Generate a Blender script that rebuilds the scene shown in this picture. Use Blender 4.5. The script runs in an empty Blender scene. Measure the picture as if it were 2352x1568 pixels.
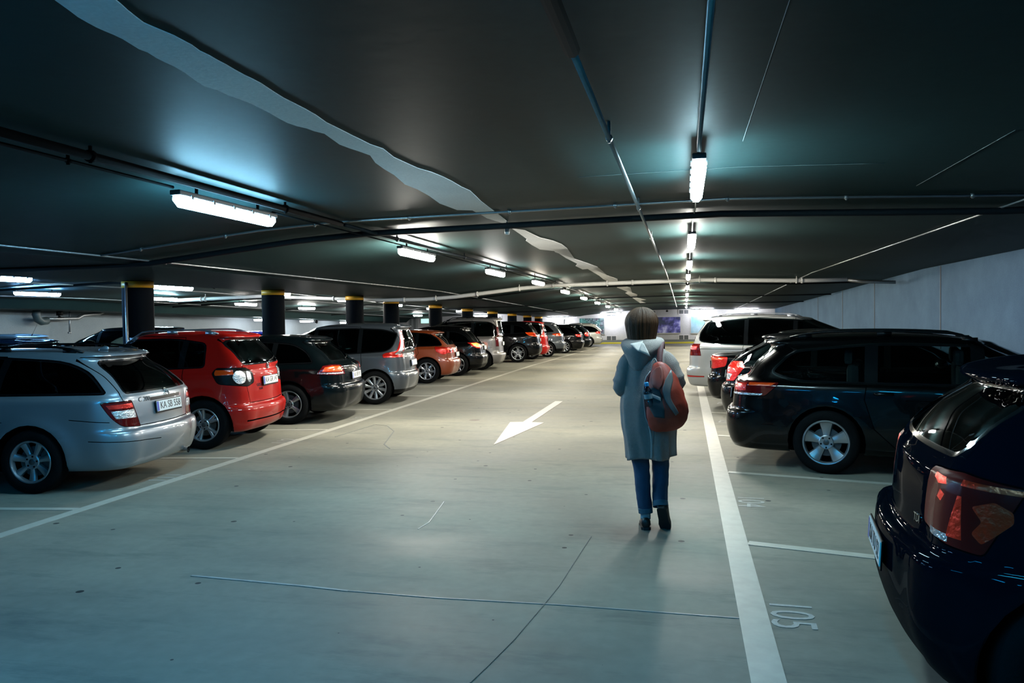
import bpy, bmesh, math, random
import numpy as np
from mathutils import Vector, Matrix, noise
from mathutils.bvhtree import BVHTree
from math import sin, cos, pi, radians, atan2, sqrt
random.seed(7)
S = bpy.context.scene
COL = S.collection
R = radians
# ------------------------------------------------------------------ camera
F, CX, CY, H = 1829.0, 1176.0, 784.0, 1.68
YAW, PITCH, ROLL = R(12.2332), R(1.6226), R(-0.75)
fw = Vector((-sin(YAW)*cos(PITCH), cos(YAW)*cos(PITCH), -sin(PITCH)))
r0 = Vector((cos(YAW), sin(YAW), 0)); u0 = r0.cross(fw)
rt = r0*cos(ROLL)+u0*sin(ROLL); up = -r0*sin(ROLL)+u0*cos(ROLL)
cd = bpy.data.cameras.new('camera'); cam = bpy.data.objects.new('camera', cd); COL.objects.link(cam)
m = Matrix.Identity(4)
for i in range(3):
    m[i][0] = rt[i]; m[i][1] = up[i]; m[i][2] = -fw[i]
m[0][3], m[1][3], m[2][3] = 0, 0, H
cam.matrix_world = m
cd.sensor_width = 36; cd.lens = F*36/2352; cd.clip_start = .05; cd.clip_end = 300
S.camera = cam
S.view_settings.view_transform = 'Standard'; S.view_settings.look = 'None'
S.view_settings.gamma = 1; S.view_settings.use_curve_mapping = False
S.view_settings.exposure = 0.0

def ray(x, y): return fw+rt*((x-CX)/F)+up*((CY-y)/F)
def onz(x, y, z):
    d = ray(x, y); return Vector((0, 0, H))+d*((z-H)/d.z)
def onx(x, y, X):
    d = ray(x, y); return Vector((0, 0, H))+d*(X/d.x)
def ony(x, y, Y):
    d = ray(x, y); return Vector((0, 0, H))+d*(Y/d.y)

# ------------------------------------------------------------------ hall profile
PX = [-23.2, -21, -20.6, -17.5, -14, -12, -11.4, -11.0, -7.5, -7.2, -5.0, -4.0, .42, 3.4, 6.4]
PZ = [2.22, 2.22, 2.52, 2.66, 2.78, 2.72, 2.68, 2.51, 2.51, 2.57, 2.80, 2.865, 2.94, 2.85, 2.865]
def ceil(x, y): return float(np.interp(x, PX, PZ))-.02*max(0., y-23)
def floorz(y): return -.0075*max(0., y-28)
YE = 58.4
def onceil(x, y):
    d = ray(x, y); t = 1.0
    for _ in range(60):
        p = Vector((0, 0, H))+d*t
        t += (ceil(p.x, p.y)-p.z)/max(d.z, .02)*.7
    return Vector((0, 0, H))+d*t

# ------------------------------------------------------------------ materials
MATS = {}
ALB = .66   # all surface colours are this much darker than first measured; the lamps make up for it
def mat(name, color=(.5, .5, .5), rough=.5, metal=0., coat=0., emit=None, es=0., spec=.5, noise_amt=0., noise_scale=20., bump=0., bump_scale=60., trans=0.):
    if name in MATS: return MATS[name]
    if not emit: color = tuple(c*ALB for c in color)
    mt = bpy.data.materials.new(name); mt.use_nodes = True
    nt = mt.node_tree; b = nt.nodes['Principled BSDF']
    b.inputs['Base Color'].default_value = (*color, 1)
    b.inputs['Roughness'].default_value = rough
    b.inputs['Metallic'].default_value = metal
    b.inputs['Coat Weight'].default_value = coat
    b.inputs['Coat Roughness'].default_value = .03
    b.inputs['Specular IOR Level'].default_value = spec
    if trans: b.inputs['Transmission Weight'].default_value = trans
    if emit: b.inputs['Emission Color'].default_value = (*emit, 1); b.inputs['Emission Strength'].default_value = es
    tc = nt.nodes.new('ShaderNodeTexCoord')
    n = nt.nodes.new('ShaderNodeTexNoise'); n.inputs['Scale'].default_value = noise_scale; n.inputs['Detail'].default_value = 4
    nt.links.new(tc.outputs['Object'], n.inputs['Vector'])
    if noise_amt:
        r = nt.nodes.new('ShaderNodeMapRange'); r.inputs['To Min'].default_value = 1-noise_amt; r.inputs['To Max'].default_value = 1+noise_amt
        nt.links.new(n.outputs['Fac'], r.inputs['Value'])
        mx = nt.nodes.new('ShaderNodeVectorMath'); mx.operation = 'SCALE'; mx.inputs[0].default_value = color
        nt.links.new(r.outputs[0], mx.inputs['Scale']); nt.links.new(mx.outputs[0], b.inputs['Base Color'])
    if bump:
        n2 = nt.nodes.new('ShaderNodeTexNoise'); n2.inputs['Scale'].default_value = bump_scale; n2.inputs['Detail'].default_value = 3
        nt.links.new(tc.outputs['Object'], n2.inputs['Vector'])
        bp = nt.nodes.new('ShaderNodeBump'); bp.inputs['Strength'].default_value = bump; bp.inputs['Distance'].default_value = .01
        nt.links.new(n2.outputs['Fac'], bp.inputs['Height']); nt.links.new(bp.outputs[0], b.inputs['Normal'])
    MATS[name] = mt; return mt

def glassmat(name, tint, refl=.5, rough=.02):
    if name in MATS: return MATS[name]
    mt = bpy.data.materials.new(name); mt.use_nodes = True; nt = mt.node_tree; nt.nodes.clear()
    o = nt.nodes.new('ShaderNodeOutputMaterial'); mx = nt.nodes.new('ShaderNodeMixShader')
    fr = nt.nodes.new('ShaderNodeFresnel'); fr.inputs['IOR'].default_value = 1.42
    t = nt.nodes.new('ShaderNodeBsdfTransparent'); t.inputs['Color'].default_value = (*tint, 1)
    g = nt.nodes.new('ShaderNodeBsdfGlossy'); g.inputs['Roughness'].default_value = rough; g.inputs['Color'].default_value = (.9, .95, 1, 1)
    nt.links.new(fr.outputs[0], mx.inputs[0]); nt.links.new(t.outputs[0], mx.inputs[1]); nt.links.new(g.outputs[0], mx.inputs[2])
    nt.links.new(mx.outputs[0], o.inputs[0]); MATS[name] = mt; return mt

def concrete(name, base, dark, scale, rough, spots=False, bumpS=.15, streak=None, spec=.5):
    base = tuple(c*ALB for c in base); dark = tuple(c*ALB for c in dark)
    mt = bpy.data.materials.new(name); mt.use_nodes = True; nt = mt.node_tree; L = nt.links
    b = nt.nodes['Principled BSDF']; N = nt.nodes.new
    tc = N('ShaderNodeTexCoord'); mp = N('ShaderNodeMapping'); L.new(tc.outputs['Object'], mp.inputs[0])
    if streak: mp.inputs['Scale'].default_value = streak
    n1 = N('ShaderNodeTexNoise'); n1.inputs['Scale'].default_value = scale; n1.inputs['Detail'].default_value = 6; n1.inputs['Roughness'].default_value = .6
    L.new(mp.outputs[0], n1.inputs[0])
    cr = N('ShaderNodeValToRGB'); cr.color_ramp.elements[0].position = .3; cr.color_ramp.elements[0].color = (*dark, 1)
    cr.color_ramp.elements[1].position = .68; cr.color_ramp.elements[1].color = (*base, 1)
    L.new(n1.outputs['Fac'], cr.inputs[0]); out = cr.outputs[0]
    n2 = N('ShaderNodeTexNoise'); n2.inputs['Scale'].default_value = scale*(14 if spots else 30); n2.inputs['Detail'].default_value = 3; L.new(tc.outputs['Object'], n2.inputs[0])
    mr = N('ShaderNodeMapRange'); mr.inputs['To Min'].default_value = .82; mr.inputs['To Max'].default_value = 1.15; L.new(n2.outputs['Fac'], mr.inputs[0])
    vm = N('ShaderNodeVectorMath'); vm.operation = 'SCALE'; L.new(out, vm.inputs[0]); L.new(mr.outputs[0], vm.inputs['Scale']); out = vm.outputs[0]
    if spots:
        v = N('ShaderNodeTexVoronoi'); v.voronoi_dimensions = '2D'; v.inputs['Scale'].default_value = 1.35; L.new(tc.outputs['Object'], v.inputs['Vector'])
        sep = N('ShaderNodeSeparateColor'); L.new(v.outputs['Color'], sep.inputs[0])
        th = N('ShaderNodeMath'); th.operation = 'MULTIPLY'; th.inputs[1].default_value = .062; L.new(sep.outputs[0], th.inputs[0])
        th2 = N('ShaderNodeMath'); th2.operation = 'SUBTRACT'; th2.inputs[1].default_value = .026; L.new(th.outputs[0], th2.inputs[0])
        lt = N('ShaderNodeMath'); lt.operation = 'LESS_THAN'; L.new(v.outputs['Distance'], lt.inputs[0]); L.new(th2.outputs[0], lt.inputs[1])
        mc = N('ShaderNodeMix'); mc.data_type = 'RGBA'; L.new(lt.outputs[0], mc.inputs[0]); L.new(out, mc.inputs[6]); mc.inputs[7].default_value = (.012, .014, .014, 1); out = mc.outputs[2]
        # worn dark tyre marks
        n3 = N('ShaderNodeTexNoise'); n3.inputs['Scale'].default_value = 2.2; n3.inputs['Detail'].default_value = 8; n3.inputs['Roughness'].default_value = .72
        mp3 = N('ShaderNodeMapping'); mp3.inputs['Scale'].default_value = (.45, 1.6, 1); L.new(tc.outputs['Object'], mp3.inputs[0]); L.new(mp3.outputs[0], n3.inputs[0])
        r3 = N('ShaderNodeMapRange'); r3.inputs['From Min'].default_value = .52; r3.inputs['From Max'].default_value = .68; r3.inputs['To Max'].default_value = .6; L.new(n3.outputs['Fac'], r3.inputs[0])
        mc2 = N('ShaderNodeMix'); mc2.data_type = 'RGBA'; L.new(r3.outputs[0], mc2.inputs[0]); L.new(out, mc2.inputs[6]); mc2.inputs[7].default_value = (.075, .083, .075, 1); out = mc2.outputs[2]
        r4 = N('ShaderNodeMapRange'); r4.inputs['From Min'].default_value = .3; r4.inputs['From Max'].default_value = .7; r4.inputs['To Min'].default_value = rough-.1; r4.inputs['To Max'].default_value = rough+.12
        L.new(n1.outputs['Fac'], r4.inputs[0]); L.new(r4.outputs[0], b.inputs['Roughness'])
    else: b.inputs['Roughness'].default_value = rough
    b.inputs['Specular IOR Level'].default_value = spec
    L.new(out, b.inputs['Base Color'])
    bp = N('ShaderNodeBump'); bp.inputs['Strength'].default_value = bumpS; bp.inputs['Distance'].default_value = .01
    n4 = N('ShaderNodeTexNoise'); n4.inputs['Scale'].default_value = scale*12; n4.inputs['Detail'].default_value = 5; L.new(tc.outputs['Object'], n4.inputs[0])
    L.new(n4.outputs['Fac'], bp.inputs['Height']); L.new(bp.outputs[0], b.inputs['Normal'])
    MATS[name] = mt; return mt

def paint(name, color, metal=0., rough=.35): return mat(name, color, rough, metal, coat=1.)
RUB = mat('tyre_rubber', (.004, .0045, .005), .85, bump=.3, bump_scale=90, spec=.08)
BLK = mat('black_plastic', (.003, .0035, .004), .35, spec=.12)
GAP = mat('panel_gap', (.002, .002, .0025), .9, spec=0.)
PIL = mat('black_pillar', (.004, .005, .006), .12, coat=.5)
SIL = mat('alloy_silver', (.55, .57, .6), .3, .85)
SIL2 = mat('alloy_dark', (.12, .13, .14), .35, .8)
CHR = mat('chrome', (.75, .78, .8), .08, 1.)
DRK = mat('wheel_well', (.003, .003, .004), .9, spec=0.)
GLS = glassmat('tinted_glass', (.035, .06, .06))
GLS2 = glassmat('clear_car_glass', (.38, .5, .5))
RED = mat('tail_red', (.75, .018, .009), .22, .45, coat=.6, bump=.5, bump_scale=45)
DRED = mat('tail_dark_red', (.11, .004, .004), .1, coat=1.)
ORG = mat('indicator_orange', (.85, .07, .006), .15, coat=1., bump=.5, bump_scale=55)
CLR = mat('lamp_clear', (.62, .66, .7), .16, .75, bump=.9, bump_scale=70)
WHT = mat('plate_white', (.78, .8, .78), .4)
BLU = mat('plate_blue', (.01, .05, .4), .4)
INK = mat('plate_ink', (.01, .01, .012), .5)
SEAT = mat('seat_fabric', (.03, .032, .036), .9, noise_amt=.2)

# ------------------------------------------------------------------ helpers
def tag(o, label=None, cat=None, group=None, kind=None):
    if label: o['label'] = label
    if cat: o['category'] = cat
    if group: o['group'] = group
    if kind: o['kind'] = kind
    return o
def empty(name, loc=(0, 0, 0), rz=0.):
    o = bpy.data.objects.new(name, None); COL.objects.link(o); o.location = loc; o.rotation_euler = (0, 0, rz); o.empty_display_size = .2
    return o
def link(name, me, parent=None, mats=None):
    o = bpy.data.objects.new(name, me); COL.objects.link(o)
    if parent is not None: o.parent = parent
    if mats:
        for m_ in (mats if isinstance(mats, (list, tuple)) else [mats]): me.materials.append(m_)
    return o
def bm_link(name, bm, mats, parent=None, smooth=True, angle=None):
    me = bpy.data.meshes.new(name); bm.to_mesh(me); bm.free()
    if smooth:
        for p in me.polygons: p.use_smooth = True
    o = link(name, me, parent, mats)
    if smooth and angle: me.set_sharp_from_angle(angle=R(angle))
    return o
def box(bm, c, s, mi=0, rz=0., bev=0.):
    r = bmesh.ops.create_cube(bm, size=1)
    vs = r['verts']
    for v in vs: v.co = Vector((v.co.x*s[0], v.co.y*s[1], v.co.z*s[2]))
    if rz: bmesh.ops.rotate(bm, verts=vs, cent=(0, 0, 0), matrix=Matrix.Rotation(rz, 3, 'Z'))
    for v in vs: v.co += Vector(c)
    fs = set(f for v in vs for f in v.link_faces)
    for f in fs: f.material_index = mi
    if bev:
        es = list(set(e for f in fs for e in f.edges))
        rr = bmesh.ops.bevel(bm, geom=es, offset=bev, segments=2, affect='EDGES', profile=.6)
        for f in rr['faces']: f.material_index = mi
def tube(bm, pts, rad, n=10, mi=0, cap=True, flat=1.):
    pts = [Vector(p) for p in pts]
    rads = rad if isinstance(rad, (list, tuple)) else [rad]*len(pts)
    rings = []; prev = None
    for i, p in enumerate(pts):
        d = (pts[min(i+1, len(pts)-1)]-pts[max(i-1, 0)]).normalized()
        if prev is None:
            a = Vector((0, 0, 1)) if abs(d.z) < .9 else Vector((1, 0, 0))
            s = d.cross(a).normalized()
        else: s = (prev-d*prev.dot(d)).normalized()
        prev = s; t = d.cross(s)
        rings.append([bm.verts.new(p+(s*cos(2*pi*k/n)+t*sin(2*pi*k/n)*flat)*rads[i]) for k in range(n)])
    for a, b in zip(rings, rings[1:]):
        for k in range(n):
            f = bm.faces.new((a[k], a[(k+1) % n], b[(k+1) % n], b[k])); f.material_index = mi
    if cap:
        for q in (rings[0][::-1], rings[-1]):
            f = bm.faces.new(q); f.material_index = mi
def lathe(bm, prof, n=40, mi=0, axis='Y', c=(0, 0, 0), a0=0., a1=2*pi):
    full = abs(a1-a0-2*pi) < 1e-6; rings = []
    for r_, h in prof:
        ring = []
        for k in range(n if full else n+1):
            a = a0+(a1-a0)*k/n
            p = (r_*cos(a), h, r_*sin(a)) if axis == 'Y' else (r_*cos(a), r_*sin(a), h)
            ring.append(bm.verts.new(Vector(p)+Vector(c)))
        rings.append(ring)
    for a, b in zip(rings, rings[1:]):
        for k in range(n):
            q = (a[k], a[(k+1) % len(a)], b[(k+1) % len(a)], b[k])
            f = bm.faces.new(q); f.material_index = mi
    return rings
def text_mesh(s, size, extrude=.001, align='CENTER', sx=1.):
    cu = bpy.data.curves.new('t', 'FONT'); cu.body = s; cu.size = size; cu.extrude = extrude; cu.align_x = align; cu.align_y = 'CENTER'
    cu.resolution_u = 3
    o = bpy.data.objects.new('t', cu); COL.objects.link(o)
    dg = bpy.context.evaluated_depsgraph_get(); me = bpy.data.meshes.new_from_object(o.evaluated_get(dg))
    bpy.data.objects.remove(o); bpy.data.curves.remove(cu)
    if sx != 1.:
        for v in me.vertices: v.co.x *= sx
    me.materials.clear()
    return me
def bake(o):
    dg = bpy.context.evaluated_depsgraph_get(); me = bpy.data.meshes.new_from_object(o.evaluated_get(dg))
    o.modifiers.clear(); o.data = me; return o

def pchip(t, y, tq):
    t = np.asarray(t, float); y = np.asarray(y, float); h = np.diff(t); d = np.diff(y, axis=0)/h[:, None]
    n = len(t); mk = np.zeros_like(y)
    for k in range(1, n-1):
        w1 = 2*h[k]+h[k-1]; w2 = h[k]+2*h[k-1]; a, b = d[k-1], d[k]
        ok = (a*b) > 0
        with np.errstate(all='ignore'): v = (w1+w2)/(w1/np.where(ok, a, 1)+w2/np.where(ok, b, 1))
        mk[k] = np.where(ok, v, 0)
    mk[0] = d[0]; mk[-1] = d[-1]
    i = np.clip(np.searchsorted(t, tq, side='right')-1, 0, n-2); s = ((tq-t[i])/h[i])[:, None]; hh = h[i][:, None]
    return (1+2*s)*(1-s)**2*y[i]+s*(1-s)**2*hh*mk[i]+s*s*(3-2*s)*y[i+1]+s*s*(s-1)*hh*mk[i+1]

def inpoly(x, y, poly):
    c = False; n = len(poly); j = n-1
    for i in range(n):
        xi, yi = poly[i]; xj, yj = poly[j]
        if (yi > y) != (yj > y) and x < (xj-xi)*(y-yi)/(yj-yi)+xi: c = not c
        j = i
    return c
def area(p): return .5*sum(p[i][0]*p[(i+1) % len(p)][1]-p[(i+1) % len(p)][0]*p[i][1] for i in range(len(p)))
def offset(poly, d):  # >0 grows
    if area(poly) < 0: poly = poly[::-1]
    n = len(poly); out = []
    for i in range(n):
        a, b, c = [Vector(poly[k % n]) for k in (i-1, i, i+1)]
        e1 = (b-a).normalized(); e2 = (c-b).normalized()
        n1 = Vector((e1.y, -e1.x)); n2 = Vector((e2.y, -e2.x)); q = n1+n2
        q = q/max(q.length_squared*.5, .35)
        out.append(tuple(b+q*d))
    return out
def rounded(poly, r, seg=3):
    rs = r if isinstance(r, (list, tuple)) else [r]*len(poly)
    n = len(poly); out = []
    for i in range(n):
        a, b, c = [Vector(poly[k % n]) for k in (i-1, i, i+1)]
        d1 = min(rs[i], (a-b).length*.45); d2 = min(rs[i], (c-b).length*.45)
        if rs[i] <= 0: out.append(tuple(b)); continue
        p, q = b+(a-b).normalized()*d1, b+(c-b).normalized()*d2
        for k in range(seg+1):
            s = k/seg; out.append(tuple(p*(1-s)**2+b*2*s*(1-s)+q*s*s))
    return out
def clipx(poly, x, keep_less):
    out = []; n = len(poly)
    for i in range(n):
        a, b = poly[i], poly[(i+1) % n]
        ia = (a[0] <= x) == keep_less; ib = (b[0] <= x) == keep_less
        if ia: out.append(a)
        if ia != ib:
            s = (x-a[0])/(b[0]-a[0]); out.append((x, a[1]+s*(b[1]-a[1])))
    return out
# ------------------------------------------------------------------ car builder
# local axes: origin on the ground under the middle of the rear axle, +x to the nose, +y to the car's left
CM = ['PAINT', GAP, PIL, CHR, GLS, RED, DRED, ORG, CLR, BLK, GLS2, SIL]
MI = dict(paint=0, gap=1, pillar=2, chrome=3, glass=4, red=5, dred=6, org=7, clear=8, blk=9, glass2=10, sil=11)
def car_rings(s):
    hw = s['W']/2; ro, XN, b, bt, st = s['ro'], s['wb']+s['fo'], s.get('b', .2), s['bt'], s['step']
    zsh, zwb, zbs = s['zsh'], s['zwb'], s['zbs']; Ht = s['H']; wr = s['wr']; xre, zre = s['xre'], s['zre']
    cr = s.get('cr', .07); rx = s.get('rx', .36); ry = s.get('ry', .34); zc = s['zcw']; hn = s.get('zhood', .80); wbl = s.get('wbelt', hw-.065)
    xm = s.get('xmid', -ro+st+.045); zm = (bt+zsh)/2
    r = []
    def A(xr, zr, c, rxx, ryy, w, zs, xf, zf, cf, rf, yf, zA=None, zB=None):
        if zA is None: zA = zs-.25*(zs-zr)
        if zB is None: zB = zs-.25*(zs-zf)
        r.append([xr, zr, c, rxx, ryy, w, zs, zA, zB, xf, zf, cf, rf, yf])
    A(-ro+.35, b, 0, .1, .005, .012, b, XN-.4, b, 0, .1, .005)
    A(-ro+.25, b, .03, .25, .2, hw-.18, b, XN-.25, b, .05, .3, .2)
    A(-ro+.11, b+.03, .05, .32, .28, hw-.06, b+.015, XN-.12, b, .1, .4, .35)
    A(-ro+.03, .37, cr*.9, rx, ry, hw-.015, .33, XN-.03, .32, .13, .43, .38)
    A(-ro, .50, cr, rx+.02, ry+.02, hw, .5, XN, .46, .14, .45, .4)
    A(-ro+.008, bt-.035, cr, rx+.02, ry+.02, hw, bt-.035, XN, .55, .14, .45, .4)
    A(-ro+.03, bt, cr, rx+.02, ry+.01, hw, bt, XN-.005, .60, .14, .45, .4)
    A(-ro+.03+st, bt+.012, cr, rx, ry, hw, bt+.015, XN-.01, .62, .14, .45, .4)
    A(xm, zm, cr, rx, ry, hw, zm, XN-.04, .68, .14, .45, .4)
    A(s.get('xsh', xm+.025), zsh, cr, rx-.02, ry-.02, hw-.008, s.get('zss', zsh-.02), XN-.12, hn-.06, .16, .45, .4)
    A(s.get('xsh', xm+.025)+.02, zsh+.025, cr, rx-.04, ry-.04, hw-.03, s.get('zss', zsh-.02)+.03, XN-.32, hn, .18, .45, .38)
    A(s['xwb'], zwb, cr, rx-.08, ry-.08, wbl, zbs, s['xcw'], zc, .22, .38, .32, zA=zbs+.5*(zwb-zbs))
    for q in (.45,):
        A(s['xwb']*(1-q)+xre*q-s.get('bulge', .02), zwb*(1-q)+(zre-.06)*q, cr, rx-.1, ry-.09, wbl*(1-q)+wr*q+.018, zbs*(1-q)+(Ht-.1)*q, s['xcw']*(1-q)+s['xwt']*q+.03, zc*(1-q)+(s['zwt']-.02)*q, .18, .34, .3)
    A(xre, zre-.06, cr*.9, rx-.14, ry-.11, wr, Ht-.105, s['xwt'], s['zwt']-.02, .14, .28, .26)
    sp = s.get('spoil', .05)
    A(xre-sp, zre-.03, cr*.9, rx-.16, ry-.13, wr-.02, Ht-.07, s['xwt']-.03, s['zwt'], .12, .26, .25)
    A(xre-sp*.6, zre-.003, cr*.9, rx-.16, ry-.14, wr-.06, Ht-.04, s['xwt']-.09, s['zwt']+.015, .12, .25, .25)
    A(xre+.06, zre+.012, cr*.8, rx-.16, ry-.15, wr-.17, Ht-.016, s['xwt']-.2, s['zwt']+.03, .1, .22, .2)
    A(xre+.35, zre+.028, .03, .15, .12, wr*.5, Ht-.004, s['xwt']-.45, s['zwt']+.04, .05, .15, .12)
    A(xre+.6, zre+.035, 0, .1, .004, .01, Ht, s['xwt']-.7, s['zwt']+.045, 0, .1, .004)
    return np.array(r)
def ring_half(p, nr, nc, ns, nf):
    xr, zr, c, rxx, ryy, w, zs, zA, zB, xf, zf, cf, rf, yf = p
    bl = min(.03, w*.03); we = w-bl; ryy = min(ryy, we*.98); yf = min(yf, we*.98)
    X, Y = [], []
    for k in range(nr):
        y = (we-ryy)*k/nr; X.append(xr+c*(y/max(we-ryy, 1e-6))**2 if we > ryy else xr); Y.append(y)
    e = .86
    for k in range(nc):
        a = pi/2*k/nc; X.append(xr+c+rxx*(1-cos(a)**e)); Y.append(we-ryy+ryy*sin(a)**e)
    xa, xb = xr+c+rxx, xf-cf-rf
    for k in range(ns):
        q = k/ns; x = xa+(xb-xa)*q; X.append(x); Y.append(we+bl*(1-(2*q-1)**2))
    for k in range(nc+1):
        a = pi/2*(1-k/nc); X.append(xf-cf-rf*(1-max(cos(a), 0)**e)); Y.append(we-yf+yf*sin(a)**e)
    for k in range(1, nf+1):
        y = (we-yf)*(1-k/nf); X.append(xf-cf*(y/max(we-yf, 1e-6))**2); Y.append(y)
    X = np.array(X); Y = np.array(Y)
    q = np.clip((X-xr)/(xf-xr), 0, 1)
    Z = pchip([0, .16, .5, .8, 1], np.array([[zr], [zA], [zs], [zB], [zf]]), q)[:, 0]
    return np.stack([X, Y, Z], 1)
def car_shell(s, res):
    C = car_rings(s); nr, nc, ns, nf = (10, 14, 46, 7) if res else (5, 8, 26, 4)
    halves = [ring_half(c, nr, nc, ns, nf) for c in C]
    d = [max(.02, float(np.linalg.norm(b[:nr+nc+ns//2]-a[:nr+nc+ns//2], axis=1).mean())) for a, b in zip(halves, halves[1:])]
    t = np.concatenate([[0], np.cumsum(d)]); tq = []
    for i, dd in enumerate(d):
        n = max(2, int(dd/(.038 if res else .08))); n = min(n, 12 if res else 6)
        tq += [t[i]+dd*k/n for k in range(n)]
    tq.append(t[-1]); P = pchip(t, C, np.array(tq))
    ref = halves[8]; u = np.concatenate([[0], np.cumsum(np.linalg.norm(np.diff(ref[:, :2], axis=0), axis=1))])
    bm = bmesh.new(); lu = bm.verts.layers.float.new('u'); M = len(u); rows = []
    ls = [bm.verts.layers.float.new(k) for k in ('px', 'py', 'pz')]
    for p in P:
        h = ring_half(p, nr, nc, ns, nf); row = []
        hx = hy = None
        for sg, idx in ((1, range(M)), (-1, range(M-2, 0, -1))):
            for k in idx:
                x, y, z = h[k]
                fl = s.get('flare', .012)
                for wx in (0, s['wb']):  # wheel arch flare
                    rr = sqrt((x-wx)**2+(z-s['R'])**2); g = rr-(s['R']+.06)
                    if z < s['zsh'] and y > s['W']*.4: y += fl*math.exp(-(g/.07)**2)*min(1, max(0, (z-.2)/.1))
                v = bm.verts.new((x, y*sg, z)); v[lu] = u[k]*sg; row.append(v)
        rows.append(row)
    n = len(rows[0])
    for a, b in zip(rows, rows[1:]):
        for k in range(n): bm.faces.new((a[k], b[k], b[(k+1) % n], a[(k+1) % n]))
    bm.faces.new(rows[0]); bm.faces.new(rows[-1][::-1])
    for v in bm.verts:
        v[ls[0]], v[ls[1]], v[ls[2]] = v.co
    bm.normal_update()
    return bm, lu, ls
def region_faces(bm, space, poly, lu, s, pad=.12):
    xs = [p[0] for p in poly]; ys = [p[1] for p in poly]; x0, x1, y0, y1 = min(xs)-pad, max(xs)+pad, min(ys)-pad, max(ys)+pad
    out = []
    for f in bm.faces:
        v0 = f.verts[0]; q = v0.co
        if not (y0-.2 < q.z < y1+.2): continue
        a = q.x if space == 'side' else q.y if space != 'unr' else v0[lu]
        if not (x0-.25 < a < x1+.25): continue
        c = f.calc_center_median(); n = f.normal
        if space == 'side':
            if abs(n.y) < .3 or abs(c.y) < .3: continue
            a, b = c.x, c.z
        elif space == 'rear':
            if n.x > -.12 or c.x > s.get('rlim', .25): continue
            a, b = c.y, c.z
        elif space == 'front':
            if n.x < .12 or c.x < s['wb']*.4: continue
            a, b = c.y, c.z
        else:
            if abs(n.z) > .93: continue
            a = sum(v[lu] for v in f.verts)/len(f.verts); b = c.z
            if c.x > s['wb']*.6 and abs(a) < s['wb']: continue
        if x0 <= a <= x1 and y0 <= b <= y1: out.append(f)
    return out
def cut(bm, space, poly, lu, ls, s):
    fs = region_faces(bm, space, poly, lu, s)
    if not fs: return []
    if space == 'unr':
        for v in bm.verts: v[ls[0]], v[ls[1]], v[ls[2]] = v.co
        vs = set(v for f in fs for v in f.verts)
        for v in vs: v.co = (v[lu], 0, v.co.z)
    n = len(poly); ax = 0 if space in ('side', 'unr') else 1
    def bb(f):
        xs = []; zs = []
        for v in f.verts: c = v.co; xs.append(c[ax]); zs.append(c[2])
        return (f, min(xs), max(xs), min(zs), max(zs))
    items = [bb(f) for f in fs]
    for i in range(n):
        a, b = poly[i], poly[(i+1) % n]
        dx, dy = b[0]-a[0], b[1]-a[1]
        if dx*dx+dy*dy < 1e-10: continue
        if ax == 0: co, no = (a[0], 0, a[1]), (dy, 0, -dx)
        else: co, no = (0, a[0], a[1]), (0, dy, -dx)
        lx, ly, hx, hy = min(a[0], b[0])-.02, min(a[1], b[1])-.02, max(a[0], b[0])+.02, max(a[1], b[1])+.02
        sub = []; rest = []
        for it in items:
            if it[2] < lx or it[1] > hx or it[4] < ly or it[3] > hy: rest.append(it)
            else: sub.append(it[0])
        if not sub: continue
        geom = set(sub)
        for f in sub: geom.update(f.edges); geom.update(f.verts)
        r = bmesh.ops.bisect_plane(bm, geom=list(geom), dist=1e-5, plane_co=co, plane_no=Vector(no).normalized())
        items = rest+[bb(g) for g in r['geom'] if isinstance(g, bmesh.types.BMFace)]
    fs = [it[0] for it in items if it[0].is_valid]
    ins = []
    for f in fs:
        c = f.calc_center_median()
        a = c.x if space in ('side', 'unr') else c.y
        if inpoly(a, c.z, poly): ins.append(f)
    if space == 'unr':
        # new verts carry interpolated originals
        for f in fs:
            for v in f.verts: vs.add(v)
        for v in vs:
            if v.is_valid: v.co = (v[ls[0]], v[ls[1]], v[ls[2]])
    bm.normal_update()
    return ins
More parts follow.
